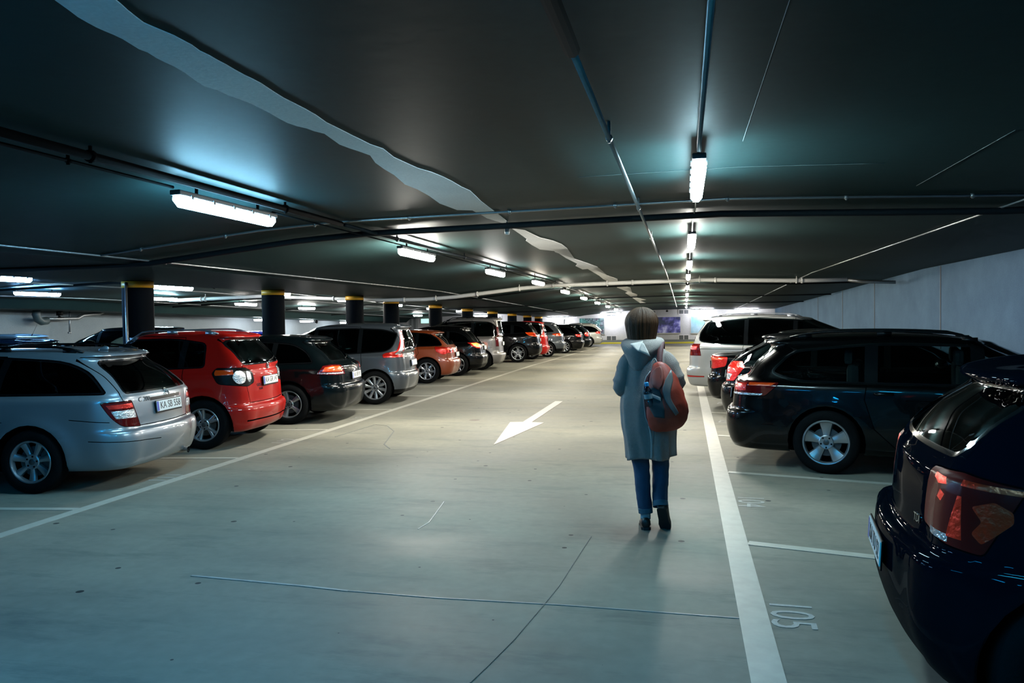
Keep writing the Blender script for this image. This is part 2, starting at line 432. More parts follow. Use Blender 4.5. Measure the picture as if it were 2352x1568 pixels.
def make_wheel(parent, loc, flip, R_, rr, style, ph=0., rimmat=SIL):
    key = ('whl', R_, rr, style, rimmat.name)
    if key not in MATS:
        bm = bmesh.new()
        lathe(bm, [(rr-.006, -.09), (rr+.02, -.1), (R_-.03, -.1), (R_-.008, -.085), (R_, -.06), (R_, .06), (R_-.008, .085), (R_-.03, .1), (rr+.035, .106), (rr+.008, .097), (rr-.006, .08)], 48)
        me1 = bpy.data.meshes.new('tyre'); bm.to_mesh(me1); bm.free(); me1.materials.append(RUB)
        bm = bmesh.new()
        lathe(bm, [(rr+.005, .092), (rr-.002, .098), (rr-.012, .096), (rr-.02, .078), (rr-.024, .05)], 48, 0)
        lathe(bm, [(rr-.024, .05), (rr-.04, -.08), (.001, -.085)], 40, 1)
        lathe(bm, [(.15, .012), (.15, .02), (.09, .022), (.001, .022)], 32, 2)
        n, w0, w1, tw, dish = style
        for k in range(n):
            for sg in ((-1, 1) if tw else (0,)):
                a = 2*pi*k/n+pi/2; off = sg*tw
                prev = None
                for j in range(6):
                    q = j/5; r_ = .045+(rr-.062)*q; aa = a+off*q**.8*(1.0)
                    w = w0+(w1-w0)*q**1.3; y = .066-dish*sin(pi*q)*.6+.012*q
                    er = Vector((cos(aa), 0, sin(aa))); et = Vector((-sin(aa), 0, cos(aa)))
                    row = [bm.verts.new(er*r_+et*tt*w+Vector((0, y+dy, 0))) for tt, dy in ((-.5, -.03), (-.4, -.004), (-.15, .002), (.15, .002), (.4, -.004), (.5, -.03))]
                    if prev:
                        for c in range(5):
                            f = bm.faces.new((prev[c], row[c], row[c+1], prev[c+1])); f.material_index = 0
                    prev = row
        lathe(bm, [(.078, .03), (.076, .064), (.066, .071), (.034, .068), (.001, .066)], 30, 0)
        for k in range(5):
            a = 2*pi*(k+.5)/5+pi/2
            lathe(bm, [(.0095, .068), (.0095, .0745), (.001, .075)], 10, 1, c=(.054*cos(a), 0, .054*sin(a)))
        bmesh.ops.recalc_face_normals(bm, faces=bm.faces[:])
        me2 = bpy.data.meshes.new('rim'); bm.to_mesh(me2); bm.free()
        for mm in (rimmat, DRK, SIL2): me2.materials.append(mm)
        bm = bmesh.new(); lathe(bm, [(.03, .066), (.029, .075), (.02, .078), (.001, .079)], 20, 0)
        me3 = bpy.data.meshes.new('hub_cap'); bm.to_mesh(me3); bm.free(); me3.materials.append(SIL2)
        for me in (me1, me2, me3):
            for p in me.polygons: p.use_smooth = True
            me.set_sharp_from_angle(angle=R(40))
        MATS[key] = (me1, me2, me3)
    me1, me2, me3 = MATS[key]
    w = link('wheel', me1, parent); w.location = loc; w.rotation_euler = (0, ph, pi if flip else 0)
    link('rim', me2, w); link('hub_cap', me3, w)
    return w
def frame_at(bvh, org, d, off=0.):
    hit = bvh.ray_cast(Vector(org), Vector(d))
    if hit[0] is None: return None
    p, n = hit[0], hit[1]
    if n.dot(Vector(d)) > 0: n = -n
    y = Vector((0, 0, 1)); y = (y-n*y.dot(n)).normalized(); x = y.cross(n)
    mm = Matrix.Identity(4)
    for i in range(3): mm[i][0], mm[i][1], mm[i][2], mm[i][3] = x[i], y[i], n[i], (p+n*off)[i]
    return mm
def add_plate(root, bvh, z, text, off=.012, y=0.):
    M = frame_at(bvh, (-3, y, z), (1, 0, 0), off)
    if M is None: return
    bm = bmesh.new(); box(bm, (0, 0, 0), (.52, .11, .008), 0, bev=.002); box(bm, (0, -.004, -.006), (.54, .135, .008), 1, bev=.003); box(bm, (-.238, 0, .0025), (.04, .102, .005), 2)
    o = bm_link('number_plate', bm, [WHT, BLK, BLU], root, False); o.matrix_local = M
    if text:
        me = text_mesh(text, .105, .0008, sx=.78); wd = max(v.co.x for v in me.vertices)-min(v.co.x for v in me.vertices)
        k = .43/wd
        for v in me.vertices: v.co.x *= min(k, 1.2)
        t = link('lettering', me, o, INK); t.location = (.022, 0, .0052)
def add_badge(root, bvh, z, kind, y=0., r=.042):
    M = frame_at(bvh, (-3, y, z), (1, 0, 0), .006)
    if M is None: return
    bm = bmesh.new(); rg = []
    n = 28
    pts = [(r*cos(2*pi*k/n), r*sin(2*pi*k/n), 0) for k in range(n+1)]
    tube(bm, pts, .0045, 6, cap=False)
    if kind == 'star':
        for k in range(3):
            a = pi/2+2*pi*k/3; tube(bm, [(0, 0, 0), (r*cos(a), r*sin(a), 0)], [.007, .0018], 6)
    elif kind == 'vw':
        for pl in ([(-.5, .8), (0, .12), (.5, .8)], [(-.93, .3), (-.45, -.8), (0, 0), (.45, -.8), (.93, .3)]):
            tube(bm, [(x*r, yy*r, 0) for x, yy in pl], .0042, 6)
    elif kind == 'diamond':
        bm.clear(); tube(bm, [(0, r*1.2, 0), (r*.8, 0, 0), (0, -r*1.2, 0), (-r*.8, 0, 0), (0, r*1.2, 0)], .008, 6)
    else:
        lathe(bm, [(r, 0), (r*.9, .006), (.001, .008)], 24, axis='Z')
    o = bm_link('badge', bm, CHR, root); o.matrix_local = M
def add_text(root, bvh, y, z, text, size, s_mat=None):
    M = frame_at(bvh, (-3, y, z), (1, 0, 0), .003)
    if M is None: return
    o = link('model_lettering', text_mesh(text, size, .002), root, s_mat or CHR); o.matrix_local = M
def make_car(name, s, label, cat='car', res=0, loc=(0, 0, 0), rz=0., group=None):
    bm, lu, ls = car_shell(s, res)
    pl = bm.faces.layers.int.new('pid')
    pid = {'body': 0}; names = ['body']
    def newpid(nm): names.append(nm); return len(names)-1
    hw = s['W']/2
    if s.get('clad'):
        zc = s['clad']
        bmesh.ops.bisect_plane(bm, geom=bm.verts[:]+bm.edges[:]+bm.faces[:], plane_co=(0, 0, zc), plane_no=(0, 0, 1))
        for f in bm.faces:
            if f.calc_center_median().z < zc: f.material_index = MI['blk']
    # side glass
    dlo = s['dlo']; tr = s.get('trim', .012)
    ring = cut(bm, 'side', offset(dlo, tr), lu, ls, s)
    for f in ring: f.material_index = MI[s.get('trimmat', 'gap')]
    ins = cut(bm, 'side', dlo, lu, ls, s)
    for f in ins: f.material_index = MI['pillar']
    xs = sorted(s.get('pillars', [])); x0 = min(p[0] for p in dlo)-.1; lst = [x0]+xs+[max(p[0] for p in dlo)+.1]
    for i in range(len(lst)-1):
        q = dlo
        pw = s.get('pw', .03)
        if i: q = clipx(q, lst[i]+pw, False)
        if i < len(lst)-2: q = clipx(q, lst[i+1]-pw, True)
        if len(q) < 3 or abs(area(q)) < .01: continue
        q = offset(q, -s.get('gin', .012))
        fs = cut(bm, 'side', q, lu, ls, s)
        gm = MI[s.get('glass', 'glass')]
        for sg in (1, -1):
            k = newpid('side_window')
            for f in fs:
                if f.calc_center_median().y*sg > 0: f.material_index = gm; f[pl] = k
    # rear window
    if s.get('rwin'):
        q = s['rwin']; ro_ = offset(q, s.get('rtrim', .02))
        for f in cut(bm, 'rear', ro_, lu, ls, s): f.material_index = MI['pillar']
        k = newpid('rear_window')
        for f in cut(bm, 'rear', q, lu, ls, s): f.material_index = MI[s.get('glass', 'glass')]; f[pl] = k
    if s.get('fwin', True):
        z0, z1 = s['zcw']+.02, s['zwt']-.03
        q = rounded([(-hw+.13, z0), (hw-.13, z0), (s['wr']-.06, z1), (-s['wr']+.06, z1)], .05)
        k = newpid('windshield')
        for f in cut(bm, 'front', q, lu, ls, s): f.material_index = MI['glass2' if s.get('glass') == 'glass2' else 'glass']; f[pl] = k
    # tail lights
    for lg in s.get('lights', []):
        for sg in (1, -1):
            k = newpid(lg.get('name', 'tail_light'))
            for j, (poly, mm) in enumerate(lg['zones']):
                q = [(a*sg, z) for a, z in poly]
                if sg < 0: q = q[::-1]
                if j == 0:
                    for f in cut(bm, 'unr', offset(q, .006), lu, ls, s): f.material_index = MI['gap']
                for f in cut(bm, 'unr', q, lu, ls, s): f.material_index = MI[mm]; f[pl] = k
    # rear markings in the bumper / tailgate recess
    for poly, mm, nm in s.get('rearcut', []):
        k = newpid(nm) if nm else 0
        for f in cut(bm, 'rear', poly, lu, ls, s):
            f.material_index = MI[mm]
            if nm: f[pl] = k
    # doors and tailgate with dark gaps around them
    for nm, space, poly in s.get('panels', []):
        g = .0045
        o1 = set(cut(bm, space, offset(poly, g), lu, ls, s)); i1 = set(f for f in cut(bm, space, offset(poly, -g), lu, ls, s))
        o1 = set(f for f in region_faces(bm, space, poly, lu, s))
        pin, pout = offset(poly, -g), offset(poly, g)
        for sg in ((1, -1) if space == 'side' else (0,)):
            k = newpid(nm)
            for f in o1:
                c = f.calc_center_median(); a = c.x if space == 'side' else c.y
                if sg and c.y*sg < 0: continue
                if f[pl] != 0: continue
                if inpoly(a, c.z, pin): f[pl] = k
                elif inpoly(a, c.z, pout) and f.material_index == 0: f.material_index = MI['gap']
    # lines pressed into the bodywork
    for space, pts, wd in s.get('lines', []):
        for a, b in zip(pts, pts[1:]):
            dv = Vector((b[0]-a[0], b[1]-a[1])); nv = Vector((-dv.y, dv.x)).normalized()*wd/2
            q = [(a[0]+nv.x, a[1]+nv.y), (b[0]+nv.x, b[1]+nv.y), (b[0]-nv.x, b[1]-nv.y), (a[0]-nv.x, a[1]-nv.y)]
            for f in cut(bm, space, q, lu, ls, s):
                if f.material_index == 0: f.material_index = MI['gap']
    # wheel arches
    Rt = s['R']; Ra = Rt+s.get('gapR', .05)
    for wx in (0, s['wb']):
        q = [(wx+Ra*cos(2*pi*k/28), Rt+Ra*sin(2*pi*k/28)) for k in range(28)]
        fs = set(cut(bm, 'side', q, lu, ls, s))
        for f in fs: f[pl] = -1
        for f in bm.faces:
            c = f.calc_center_median()
            if abs(c.y) > hw-.3 and c.z < .6 and (c.x-wx)**2+(c.z-Rt)**2 < Ra*Ra: f[pl] = -1
    bm.normal_update(); bm.verts.ensure_lookup_table(); bm.faces.ensure_lookup_table()
    bvh = BVHTree.FromBMesh(bm)
    root = empty(name, loc, rz); tag(root, label, cat, group)
    pm = s['paint']; mats = [pm]+CM[1:]
    vn = [v.normal.copy() for v in bm.verts]; vc = [v.co.copy() for v in bm.verts]
    for i, v in enumerate(bm.verts): v.index = i
    byp = {}
    for f in bm.faces:
        if f[pl] >= 0: byp.setdefault(f[pl], []).append(([v.index for v in f.verts], f.material_index))
    bm.free()
    for k, fl in byp.items():
        vm = {}; fc = []; used = []
        for idx, mi_ in fl:
            fc.append([vm.setdefault(i, len(vm)) for i in idx])
            if mi_ not in used: used.append(mi_)
        me = bpy.data.meshes.new(names[k]); inv = sorted(vm, key=vm.get)
        me.from_pydata([vc[i] for i in inv], [], fc)
        for j, (idx, mi_) in enumerate(fl): me.polygons[j].material_index = used.index(mi_); me.polygons[j].use_smooth = True
        for u_ in used: me.materials.append(mats[u_])
        me.normals_split_custom_set_from_vertices([vn[i] for i in inv])
        link(names[k], me, root)
    # wheel wells and floor pan (inside the body part's dark lining)
    b2 = bmesh.new()
    for wx in (0, s['wb']):
        for sg in (1, -1):
            y0, y1 = sg*(hw-.035), sg*(hw-.34)
            lathe(b2, [(Ra+.004, y0), (Ra+.004, y1), (.001, y1)], 24, 0, c=(wx, 0, Rt), a0=R(-14), a1=R(194))
    box(b2, (s['wb']/2, 0, s.get('b', .2)+.11), (s['wb']-.9, s['W']-.3, .16), 0)
    if s.get('seats'):
        for sx, sy in s['seats']:
            box(b2, (sx+.25, sy, .55), (.5, .48, .16), 1, bev=.05); box(b2, (sx, sy, .86), (.13, .48, .56), 1, bev=.05); box(b2, (sx-.05, sy, s.get('headz', 1.22)), (.09, .27, .17), 1, bev=.04)
    ob = bm_link('wheel_well_lining', b2, [DRK, SEAT], root, False)
    rr = s.get('rr', Rt-.11); st = s.get('wstyle', (7, .05, .06, 0, .01)); ry = s.get('tw', .11)
    for wx in (0, s['wb']):
        for sg in (1, -1):
            make_wheel(root, (wx, sg*(hw-ry+.005), Rt), sg < 0, Rt, rr, st, s.get('wph', 0.)+(.5 if wx else 0), s.get('rimmat', SIL))
    # mirrors
    for sg in (1, -1):
        b2 = bmesh.new(); mx, mz = s['xcw']-.45, s['zbs']+.07
        bmesh.ops.create_uvsphere(b2, u_segments=14, v_segments=10, radius=1)
        for v in b2.verts: v.co = Vector((mx+v.co.x*.07*(1 if v.co.x < 0 else 1.5), sg*(hw+.07)+v.co.y*.11, mz+v.co.z*.075))
        tube(b2, [(mx, sg*(hw-.08), mz-.06), (mx, sg*(hw+.03), mz-.03)], .025, 8)
        bm_link('wing_mirror', b2, pm, root)
    # door handles
    for hx, hz in s.get('handles', []):
        for sg in (1, -1):
            M = frame_at(bvh, (hx, sg*3, hz), (0, -sg, 0), .012)
            if M:
                b2 = bmesh.new(); tube(b2, [(-.09, 0, -.012), (-.07, 0, .012), (.07, .004, .014), (.09, .002, -.012)], [.012, .014, .014, .012], 8, flat=.8)
                o = bm_link('door_handle', b2, s.get('handlemat', pm), root); o.matrix_local = M
    # roof rails
    if s.get('rails'):
        xa, xb, rm = s['rails']
        for sg in (1, -1):
            b2 = bmesh.new(); pts = []
            for k in range(13):
                x = xa+(xb-xa)*k/12; hit = bvh.ray_cast(Vector((x, sg*(s['wr']-.075), 3)), Vector((0, 0, -1)))
                if hit[0] is None: continue
                lift = .042*min(1, sin(pi*k/12)*2.6)
                pts.append(hit[0]+Vector((0, 0, lift+.008)))
            tube(b2, pts, .017, 8, flat=.7)
            for k in (1, 6, 11):
                if k < len(pts): box(b2, pts[k]-Vector((0, 0, .025)), (.14, .022, .045), 0)
            bm_link('roof_rail', b2, rm, root)
    if s.get('antenna'):
        ax, az = s['antenna']; hit = bvh.ray_cast(Vector((ax, 0, 3)), Vector((0, 0, -1)))
        if hit[0]:
            b2 = bmesh.new(); p = hit[0]; tube(b2, [p, p+Vector((-.03, 0, .05))], .012, 8); tube(b2, [p+Vector((-.02, 0, .03)), p+Vector((-az*.6, 0, az))], [.004, .0025], 6)
            bm_link('antenna', b2, BLK, root)
    if s.get('fin'):
        hit = bvh.ray_cast(Vector((s['fin'], 0, 3)), Vector((0, 0, -1)))
        if hit[0]:
            b2 = bmesh.new(); bmesh.ops.create_uvsphere(b2, u_segments=10, v_segments=8, radius=1)
            for v in b2.verts: v.co = hit[0]+Vector((v.co.x*.06-.03*v.co.z, v.co.y*.016, max(0, v.co.z)*.045))
            bm_link('antenna_fin', b2, pm, root)
    if s.get('plate'): add_plate(root, bvh, s['plate'][0], s['plate'][1])
    if s.get('badge'): add_badge(root, bvh, s['badge'][0], s['badge'][1])
    for y, z, tx, sz in s.get('texts', []): add_text(root, bvh, y, z, tx, sz, s.get('textmat'))
    # rear wiper
    if s.get('wiper', True) and s.get('rwin'):
        z0 = min(p[1] for p in s['rwin'])+.0; pts = []
        for k in range(6):
            h = bvh.ray_cast(Vector((-3, .02-.09*k, z0+.01+.012*k)), Vector((1, 0, 0)))
            if h[0]: pts.append(h[0]+Vector((-.018, 0, 0)))
        if len(pts) > 3:
            b2 = bmesh.new(); tube(b2, pts, [.013]+[.008]*(len(pts)-2)+[.005], 6); bm_link('rear_wiper', b2, BLK, root)
    if s.get('exhaust'):
        for yy in s['exhaust']:
            b2 = bmesh.new(); x = -s['ro']; bmesh.ops.create_cone(b2, cap_ends=False, segments=16, radius1=.035, radius2=.035, depth=.18, matrix=Matrix.Translation((x+.16, yy, .235))@Matrix.Rotation(pi/2, 4, 'Y'))
            bm_link('exhaust_pipe', b2, CHR, root)
    return root, bvh
# ------------------------------------------------------------------ the cars
def T(kind, **k):
    base = dict(W=1.8, b=.2, wr=.60, R=.32, cr=.07, plate=None, zhood=.82)
    if kind == 'hatch':
        base.update(H=1.46, ro=.77, wb=2.62, fo=.85, bt=.62, step=.035, zsh=.92, zwb=1.0, xwb=-.60, zbs=.96, xre=-.28, zre=1.38, xwt=1.45, zwt=1.37, xcw=2.22, zcw=.98,
            dlo=rounded([(-.40, 1.0), (-.28, 1.17), (-.02, 1.31), (.75, 1.365), (1.42, 1.33), (2.1, .985), (.9, .965)], [.05, .1, .15, .2, .1, .03, 0]),
            pillars=[.28, 1.15], rwin=rounded([(-.60, 1.03), (.60, 1.03), (.50, 1.31), (-.50, 1.31)], .08),
            handles=[(.42, .87), (1.32, .85)])
    elif kind == 'wagon':
        base.update(H=1.45, ro=1.03, wb=2.76, fo=.8, bt=.60, step=.04, zsh=.93, zwb=1.0, xwb=-.90, zbs=.945, xre=-.56, zre=1.37, xwt=1.62, zwt=1.37, xcw=2.4, zcw=.97,
            dlo=rounded([(-.70, .965), (-.50, 1.17), (-.22, 1.30), (.75, 1.36), (1.6, 1.33), (2.3, .96), (1.0, .945)], [.03, .12, .2, .2, .1, .03, 0]),
            pillars=[.40, 1.33], rwin=rounded([(-.62, 1.03), (.62, 1.03), (.53, 1.30), (-.53, 1.30)], .07),
            handles=[(.55, .86), (1.5, .84)])
    elif kind == 'mpv':
        base.update(H=1.62, ro=.93, wb=2.77, fo=.85, bt=.62, step=.03, zsh=.98, zwb=1.08, xwb=-.80, zbs=1.02, xre=-.62, zre=1.56, xwt=1.5, zwt=1.53, xcw=2.6, zcw=1.05, wr=.61, R=.335,
            dlo=rounded([(-.50, 1.08), (-.38, 1.46), (.5, 1.52), (1.4, 1.49), (2.4, 1.04), (.9, 1.03)], [.09, .1, .2, .2, .03, 0]),
            pillars=[.36, 1.25], rwin=rounded([(-.60, 1.10), (.60, 1.10), (.52, 1.47), (-.52, 1.47)], .08),
            handles=[(.5, .93), (1.4, .92)])
    elif kind == 'sedan':
        base.update(H=1.44, ro=1.05, wb=2.72, fo=.85, bt=.62, step=.03, zsh=.96, zwb=1.02, xwb=-.52, zbs=.95, xre=.18, zre=1.38, xwt=1.55, zwt=1.37, xcw=2.35, zcw=.98, spoil=-.02, bulge=0.,
            xsh=-.98, dlo=rounded([(-.2, .985), (.28, 1.29), (.8, 1.35), (1.5, 1.32), (2.2, .97), (.9, .95)], [.03, .12, .2, .1, .03, 0]), zss=.92,
            pillars=[.25, 1.25], rwin=rounded([(-.60, 1.06), (.60, 1.06), (.50, 1.33), (-.50, 1.33)], .06), rlim=.6,
            handles=[(.5, .87), (1.4, .85)])
    elif kind == 'van':
        base.update(H=1.80, ro=.75, wb=2.73, fo=.9, bt=.55, step=.05, zsh=1.05, zwb=1.12, xwb=-.67, zbs=1.10, xre=-.60, zre=1.76, xwt=1.35, zwt=1.70, xcw=2.5, zcw=1.10, wr=.70, R=.32, spoil=.02, bulge=0.,
            dlo=rounded([(-.50, 1.12), (-.50, 1.43), (-.28, 1.59), (.5, 1.62), (1.3, 1.58), (2.3, 1.12)], [.05, .1, .15, .2, .25, .03]),
            pillars=[.30, 1.10], pw=.045, rwin=rounded([(-.62, 1.15), (.62, 1.15), (.58, 1.62), (-.58, 1.62)], .08),
            handles=[(1.0, 1.0), (1.32, 1.0)])
    base.update(k); s = base
    wbm = s['wb']
    xb = s['pillars'][-1]; xr_ = s['pillars'][0]; zt = s['H']-.055
    if 'panels' not in s:
        s['panels'] = [('door', 'side', [(.46, .50), (xr_-.06, .80), (xr_-.04, s['zbs']), (xr_+.02, zt-.03), (xb, zt), (xb, .27), (.70, .27)]),
            ('door', 'side', [(xb, .27), (xb, zt), (s['xwt']-.03, zt-.03), (s['xcw']-.12, s['zbs']), (s['wb']-.42, .50), (s['wb']-.5, .27)])]
        if s.get('tailgate', True):
            zt2 = s['zre']-.03
            hwb = s['W']/2-.30
            s['panels'].append(('tailgate', 'rear', [(-hwb, s['bt']+.035), (hwb, s['bt']+.035), (hwb+.10, s['zsh']), (s['wr']-.02, zt2), (-s['wr']+.02, zt2), (-hwb-.10, s['zsh'])]))
    return s
def place(pt, rzdeg, s, near=1):
    a = R(rzdeg); y = near*(s['W']/2-.11)
    return (pt[0]-(-sin(a)*y), pt[1]-(cos(a)*y), floorz(pt[1]))
P_SIL = paint('paint_silver', (.29, .32, .355), .55, .34)
P_RED = mat('paint_red', (.40, .006, .003), .4, 0., coat=.55, spec=.1)
P_DGR = mat('paint_dark_green_black', (.0012, .003, .0038), .28, 0., coat=.42, spec=.06)
P_GRY = paint('paint_grey', (.062, .076, .09), .45, .36)
P_ORG = paint('paint_copper_orange', (.27, .045, .006), .25, .38)
P_BLK = mat('paint_black', (.0010, .0012, .0014), .25, 0., coat=.42, spec=.12)
P_VAN = paint('paint_warm_silver', (.25, .24, .235), .5, .35)
P_NAVY = mat('paint_midnight', (.0015, .0035, .007), .3, 0., coat=.11, spec=0.)
P_WSIL = paint('paint_pale_silver', (.42, .425, .40), .35, .32)
P_BLUE = paint('paint_blue', (.005, .02, .35), .2, .3)
P_SBLU = paint('paint_silver_blue', (.2, .26, .29), .5, .35)
ALPHA_L = 188.5
def Z(*zones, **k): return dict(zones=[z for z in zones], **k)

# silver estate, left front
s = T('wagon', paint=P_SIL, H=1.44, ro=1.06, flare=.022, wstyle=(7, .05, .085, 0, .012), rr=.212, R=.32, wph=.45, trimmat='gap',
    dlo=rounded([(-.72, .985), (-.52, 1.18), (-.22, 1.30), (.75, 1.36), (1.6, 1.33), (2.3, .98), (1.0, .975)], [.02, .12, .2, .2, .1, .03, 0]), rwin=rounded([(-.62, .985), (.62, .985), (.49, 1.285), (-.49, 1.285)], [.03, .03, .05, .05]),
    lights=[Z((rounded([(.50, .63), (.585, .90), (.93, .895), (.84, .74), (.74, .65)], [.01, .02, .02, .05, .05]), 'dred'), ([(.575, .83), (.59, .875), (.88, .87), (.85, .83)], 'red'), ([(.54, .725), (.565, .81), (.84, .81), (.80, .73)], 'clear'))],
    plate=(.80, 'KA SB 558'), badge=(.94, 'star'), texts=[(.40, .895, 'C 200', .07)], textmat=SIL2, wiper=False, rails=(-.35, 1.35, BLK),
    rearcut=[(rounded([(-.33, .90), (-.29, .725), (.29, .725), (.33, .90)], .03), 'paint', 'plate_recess'), ([(-.33, .905), (-.315, .87), (.315, .87), (.33, .905)], 'blk', None)],
    lines=[('unr', [(1.12, .52), (.3, .475)], .008), ('unr', [(1.25, .735), (.86, .70)], .008), ('side', [(.28, .715), (3.0, .715)], .006)],
    fin=-.25, exhaust=[-.4], handlemat=P_SIL, seats=[(1.25, .38), (1.25, -.38)])
make_car('estate_car', s, 'silver estate car with black roof rails, nearest car of the left row', res=1, loc=place((-6.37, 6.77), ALPHA_L, s), rz=R(ALPHA_L))
# red compact mpv
def circ(u, z, ru, rz_, n=18): return [(u+ru*cos(2*pi*k/n), z+rz_*sin(2*pi*k/n)) for k in range(n)]
s = T('hatch', paint=P_RED, W=1.76, H=1.57, ro=.68, wb=2.58, zsh=1.0, zwb=1.12, zbs=1.05, xwb=-.56, xre=-.34, zre=1.50, xwt=1.3, zwt=1.49, xcw=2.25, zcw=1.07, bt=.56, flare=.02, R=.33, rr=.218, wr=.59, gapR=.06,
    dlo=rounded([(.0, 1.09), (.04, 1.40), (.5, 1.47), (1.25, 1.45), (2.15, 1.07), (.9, 1.06)], [.05, .07, .2, .15, .03, 0]), pillars=[.32, 1.12], handles=[(.48, .93), (1.28, .93)],
    rwin=rounded([(-.66, 1.12), (.66, 1.12), (.57, 1.43), (-.57, 1.43)], .08), trimmat='gap',
    lights=[Z((rounded([(.45, .86), (.46, 1.03), (.62, 1.07), (1.16, 1.075), (1.05, .87), (.62, .82)], .05), 'blk'), ([(.82, .99), (.84, 1.05), (1.12, 1.05), (1.08, .98)], 'org'), (circ(.74, .95, .105, .09), 'clear'), (circ(.555, .95, .06, .075), 'clear'))],
    wstyle=(5, .05, .045, .17, .01), plate=(.87, 'KA GR 147'), badge=(1.07, 'vw'), texts=[(.33, .82, 'GOLF', .055), (.30, .765, 'PLUS', .04)], rails=(-.08, 1.2, SIL),
    lines=[('rear', [(-.7, .36), (.7, .36)], .02)], wph=.2)
make_car('compact_car', s, 'red compact car with silver roof rails and round rear lamps', res=1, loc=place((-6.25, 9.49), ALPHA_L, s), rz=R(ALPHA_L))
# dark hatchback
s = T('hatch', paint=P_DGR, W=1.8, H=1.46, ro=.98, xwb=-.74, xre=-.40, R=.33, rr=.222, wstyle=(5, .05, .1, 0, .012), wph=.3,
    lights=[Z(([(.48, .80), (.52, .96), (.78, .97), (.98, .95), (1.10, .82), (.78, .80)], 'dred'), ([(.56, .85), (.60, .94), (.80, .95), (.95, .93), (1.0, .86)], 'org'), ([(.52, .808), (.52, .835), (1.08, .845), (1.08, .825)], 'clear'))],
    plate=(.76, 'KA SR 91'), badge=(.95, 'vw'), texts=[(.40, .74, 'TDI', .045)], lines=[('side', [(1.0, .78), (3.2, .80)], .006)])
make_car('dark_hatchback', s, 'black-green hatchback parked between the red car and the grey people carrier', 'car', res=1, loc=place((-6.35, 12.0), ALPHA_L, s), rz=R(ALPHA_L))
# grey people carrier
s = T('mpv', paint=P_GRY, W=1.85, H=1.64, ro=.70, xwb=-.64, xre=-.52, R=.335, rr=.235, wstyle=(10, .04, .075, 0, .01), clad=.30, trimmat='blk',
    dlo=rounded([(-.22, 1.06), (-.36, 1.16), (-.42, 1.42), (-.1, 1.50), (.5, 1.53), (1.4, 1.50), (2.4, 1.0), (.9, 1.0)], [.1, .12, .05, .1, .2, .2, .03, 0]), pillars=[.32, 1.25],
    lights=[Z(([(.58, .94), (.60, 1.0), (.70, 1.03), (.68, 1.16), (.63, 1.28), (.60, 1.46), (.76, 1.46), (.81, 1.30), (.90, 1.14), (.95, 1.06), (1.17, 1.03), (1.14, .94)], 'red'),
        ([(.635, 1.0), (.74, 1.02), (.72, 1.14), (.68, 1.26), (.64, 1.42), (.725, 1.43), (.77, 1.28), (.85, 1.12), (.90, 1.045), (.88, 1.0)], 'clear'))],
    plate=(.80, ''), badge=(.99, 'diamond'), rearcut=[], wph=.1)
make_car('people_carrier', s, 'grey people carrier with tall white and red boomerang tail lamps', res=1, loc=place((-6.08, 15.05), ALPHA_L, s), rz=R(ALPHA_L))
# copper hatchback
s = T('hatch', paint=P_ORG, W=1.77, H=1.42, ro=.78, R=.33, rr=.225, wstyle=(7, .03, .028, .11, .012), zre=1.35, xre=-.30,
    lights=[Z((rounded([(.40, .80), (.42, .93), (1.16, .97), (1.1, .84), (.92, .76), (.80, .80)], .03), 'red'), ([(.5, .83), (.5, .90), (.7, .91), (.7, .83)], 'dred'), ([(.45, .865), (.45, .885), (1.0, .925), (1.0, .90)], 'org'))],
    plate=(.74, ''), badge=(.93, 'dot'), fin=0., wph=.15)
make_car('orange_hatchback', s, 'copper orange hatchback with thin twin-spoke alloy wheels', 'car', res=1, loc=place((-6.68, 20.16), ALPHA_L, s), rz=R(ALPHA_L))
# black crossover with glowing lamp
VRED = mat('bright_red_lens', (1.5, .05, .012), .34, .75, bump=.8, bump_scale=22)
VDRK = mat('deep_red_lens', (.20, .006, .004), .25, coat=.05, spec=.1)
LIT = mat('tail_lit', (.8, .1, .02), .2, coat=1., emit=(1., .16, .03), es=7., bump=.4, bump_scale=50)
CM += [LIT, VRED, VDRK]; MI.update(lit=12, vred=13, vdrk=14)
s = T('hatch', paint=P_BLK, W=1.80, H=1.52, ro=.85, wb=2.7, zre=1.43, zbs=.98, R=.34, rr=.225, wstyle=(7, .05, .05, 0, .01), wph=.1, clad=.34, xre=-.30,
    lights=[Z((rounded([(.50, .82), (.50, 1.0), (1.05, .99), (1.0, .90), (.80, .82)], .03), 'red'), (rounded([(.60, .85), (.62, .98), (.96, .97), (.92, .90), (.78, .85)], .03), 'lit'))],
    plate=(.82, ''), badge=(.98, 'dot'))
make_car('black_hatchback', s, 'black hatchback with glowing orange tail lamp beside the orange hatchback', 'car', loc=place((-6.65, 22.9), ALPHA_L, s), rz=R(ALPHA_L))
# silver van
s = T('van', paint=P_VAN, W=1.81, H=1.75, zre=1.71, zwt=1.65, rr=.20, R=.33, wstyle=(5, .09, .07, 0, .01), rails=(-.35, 1.25, BLK), glass='glass',
    lights=[Z(([(.70, .78), (.70, 1.42), (.84, 1.42), (.84, .78)], 'dred'), name='tail_light')], plate=(.85, ''), badge=(1.02, 'dot'), lines=[('unr', [(.98, .75), (1.75, .66)], .008), ('side', [(-.35, .8), (-.35, 1.1)], .006)])
make_car('panel_van', s, 'silver family van with black roof rails and windows, tallest car of the left row', 'van', loc=place((-6.58, 25.6), ALPHA_L, s), rz=R(ALPHA_L))
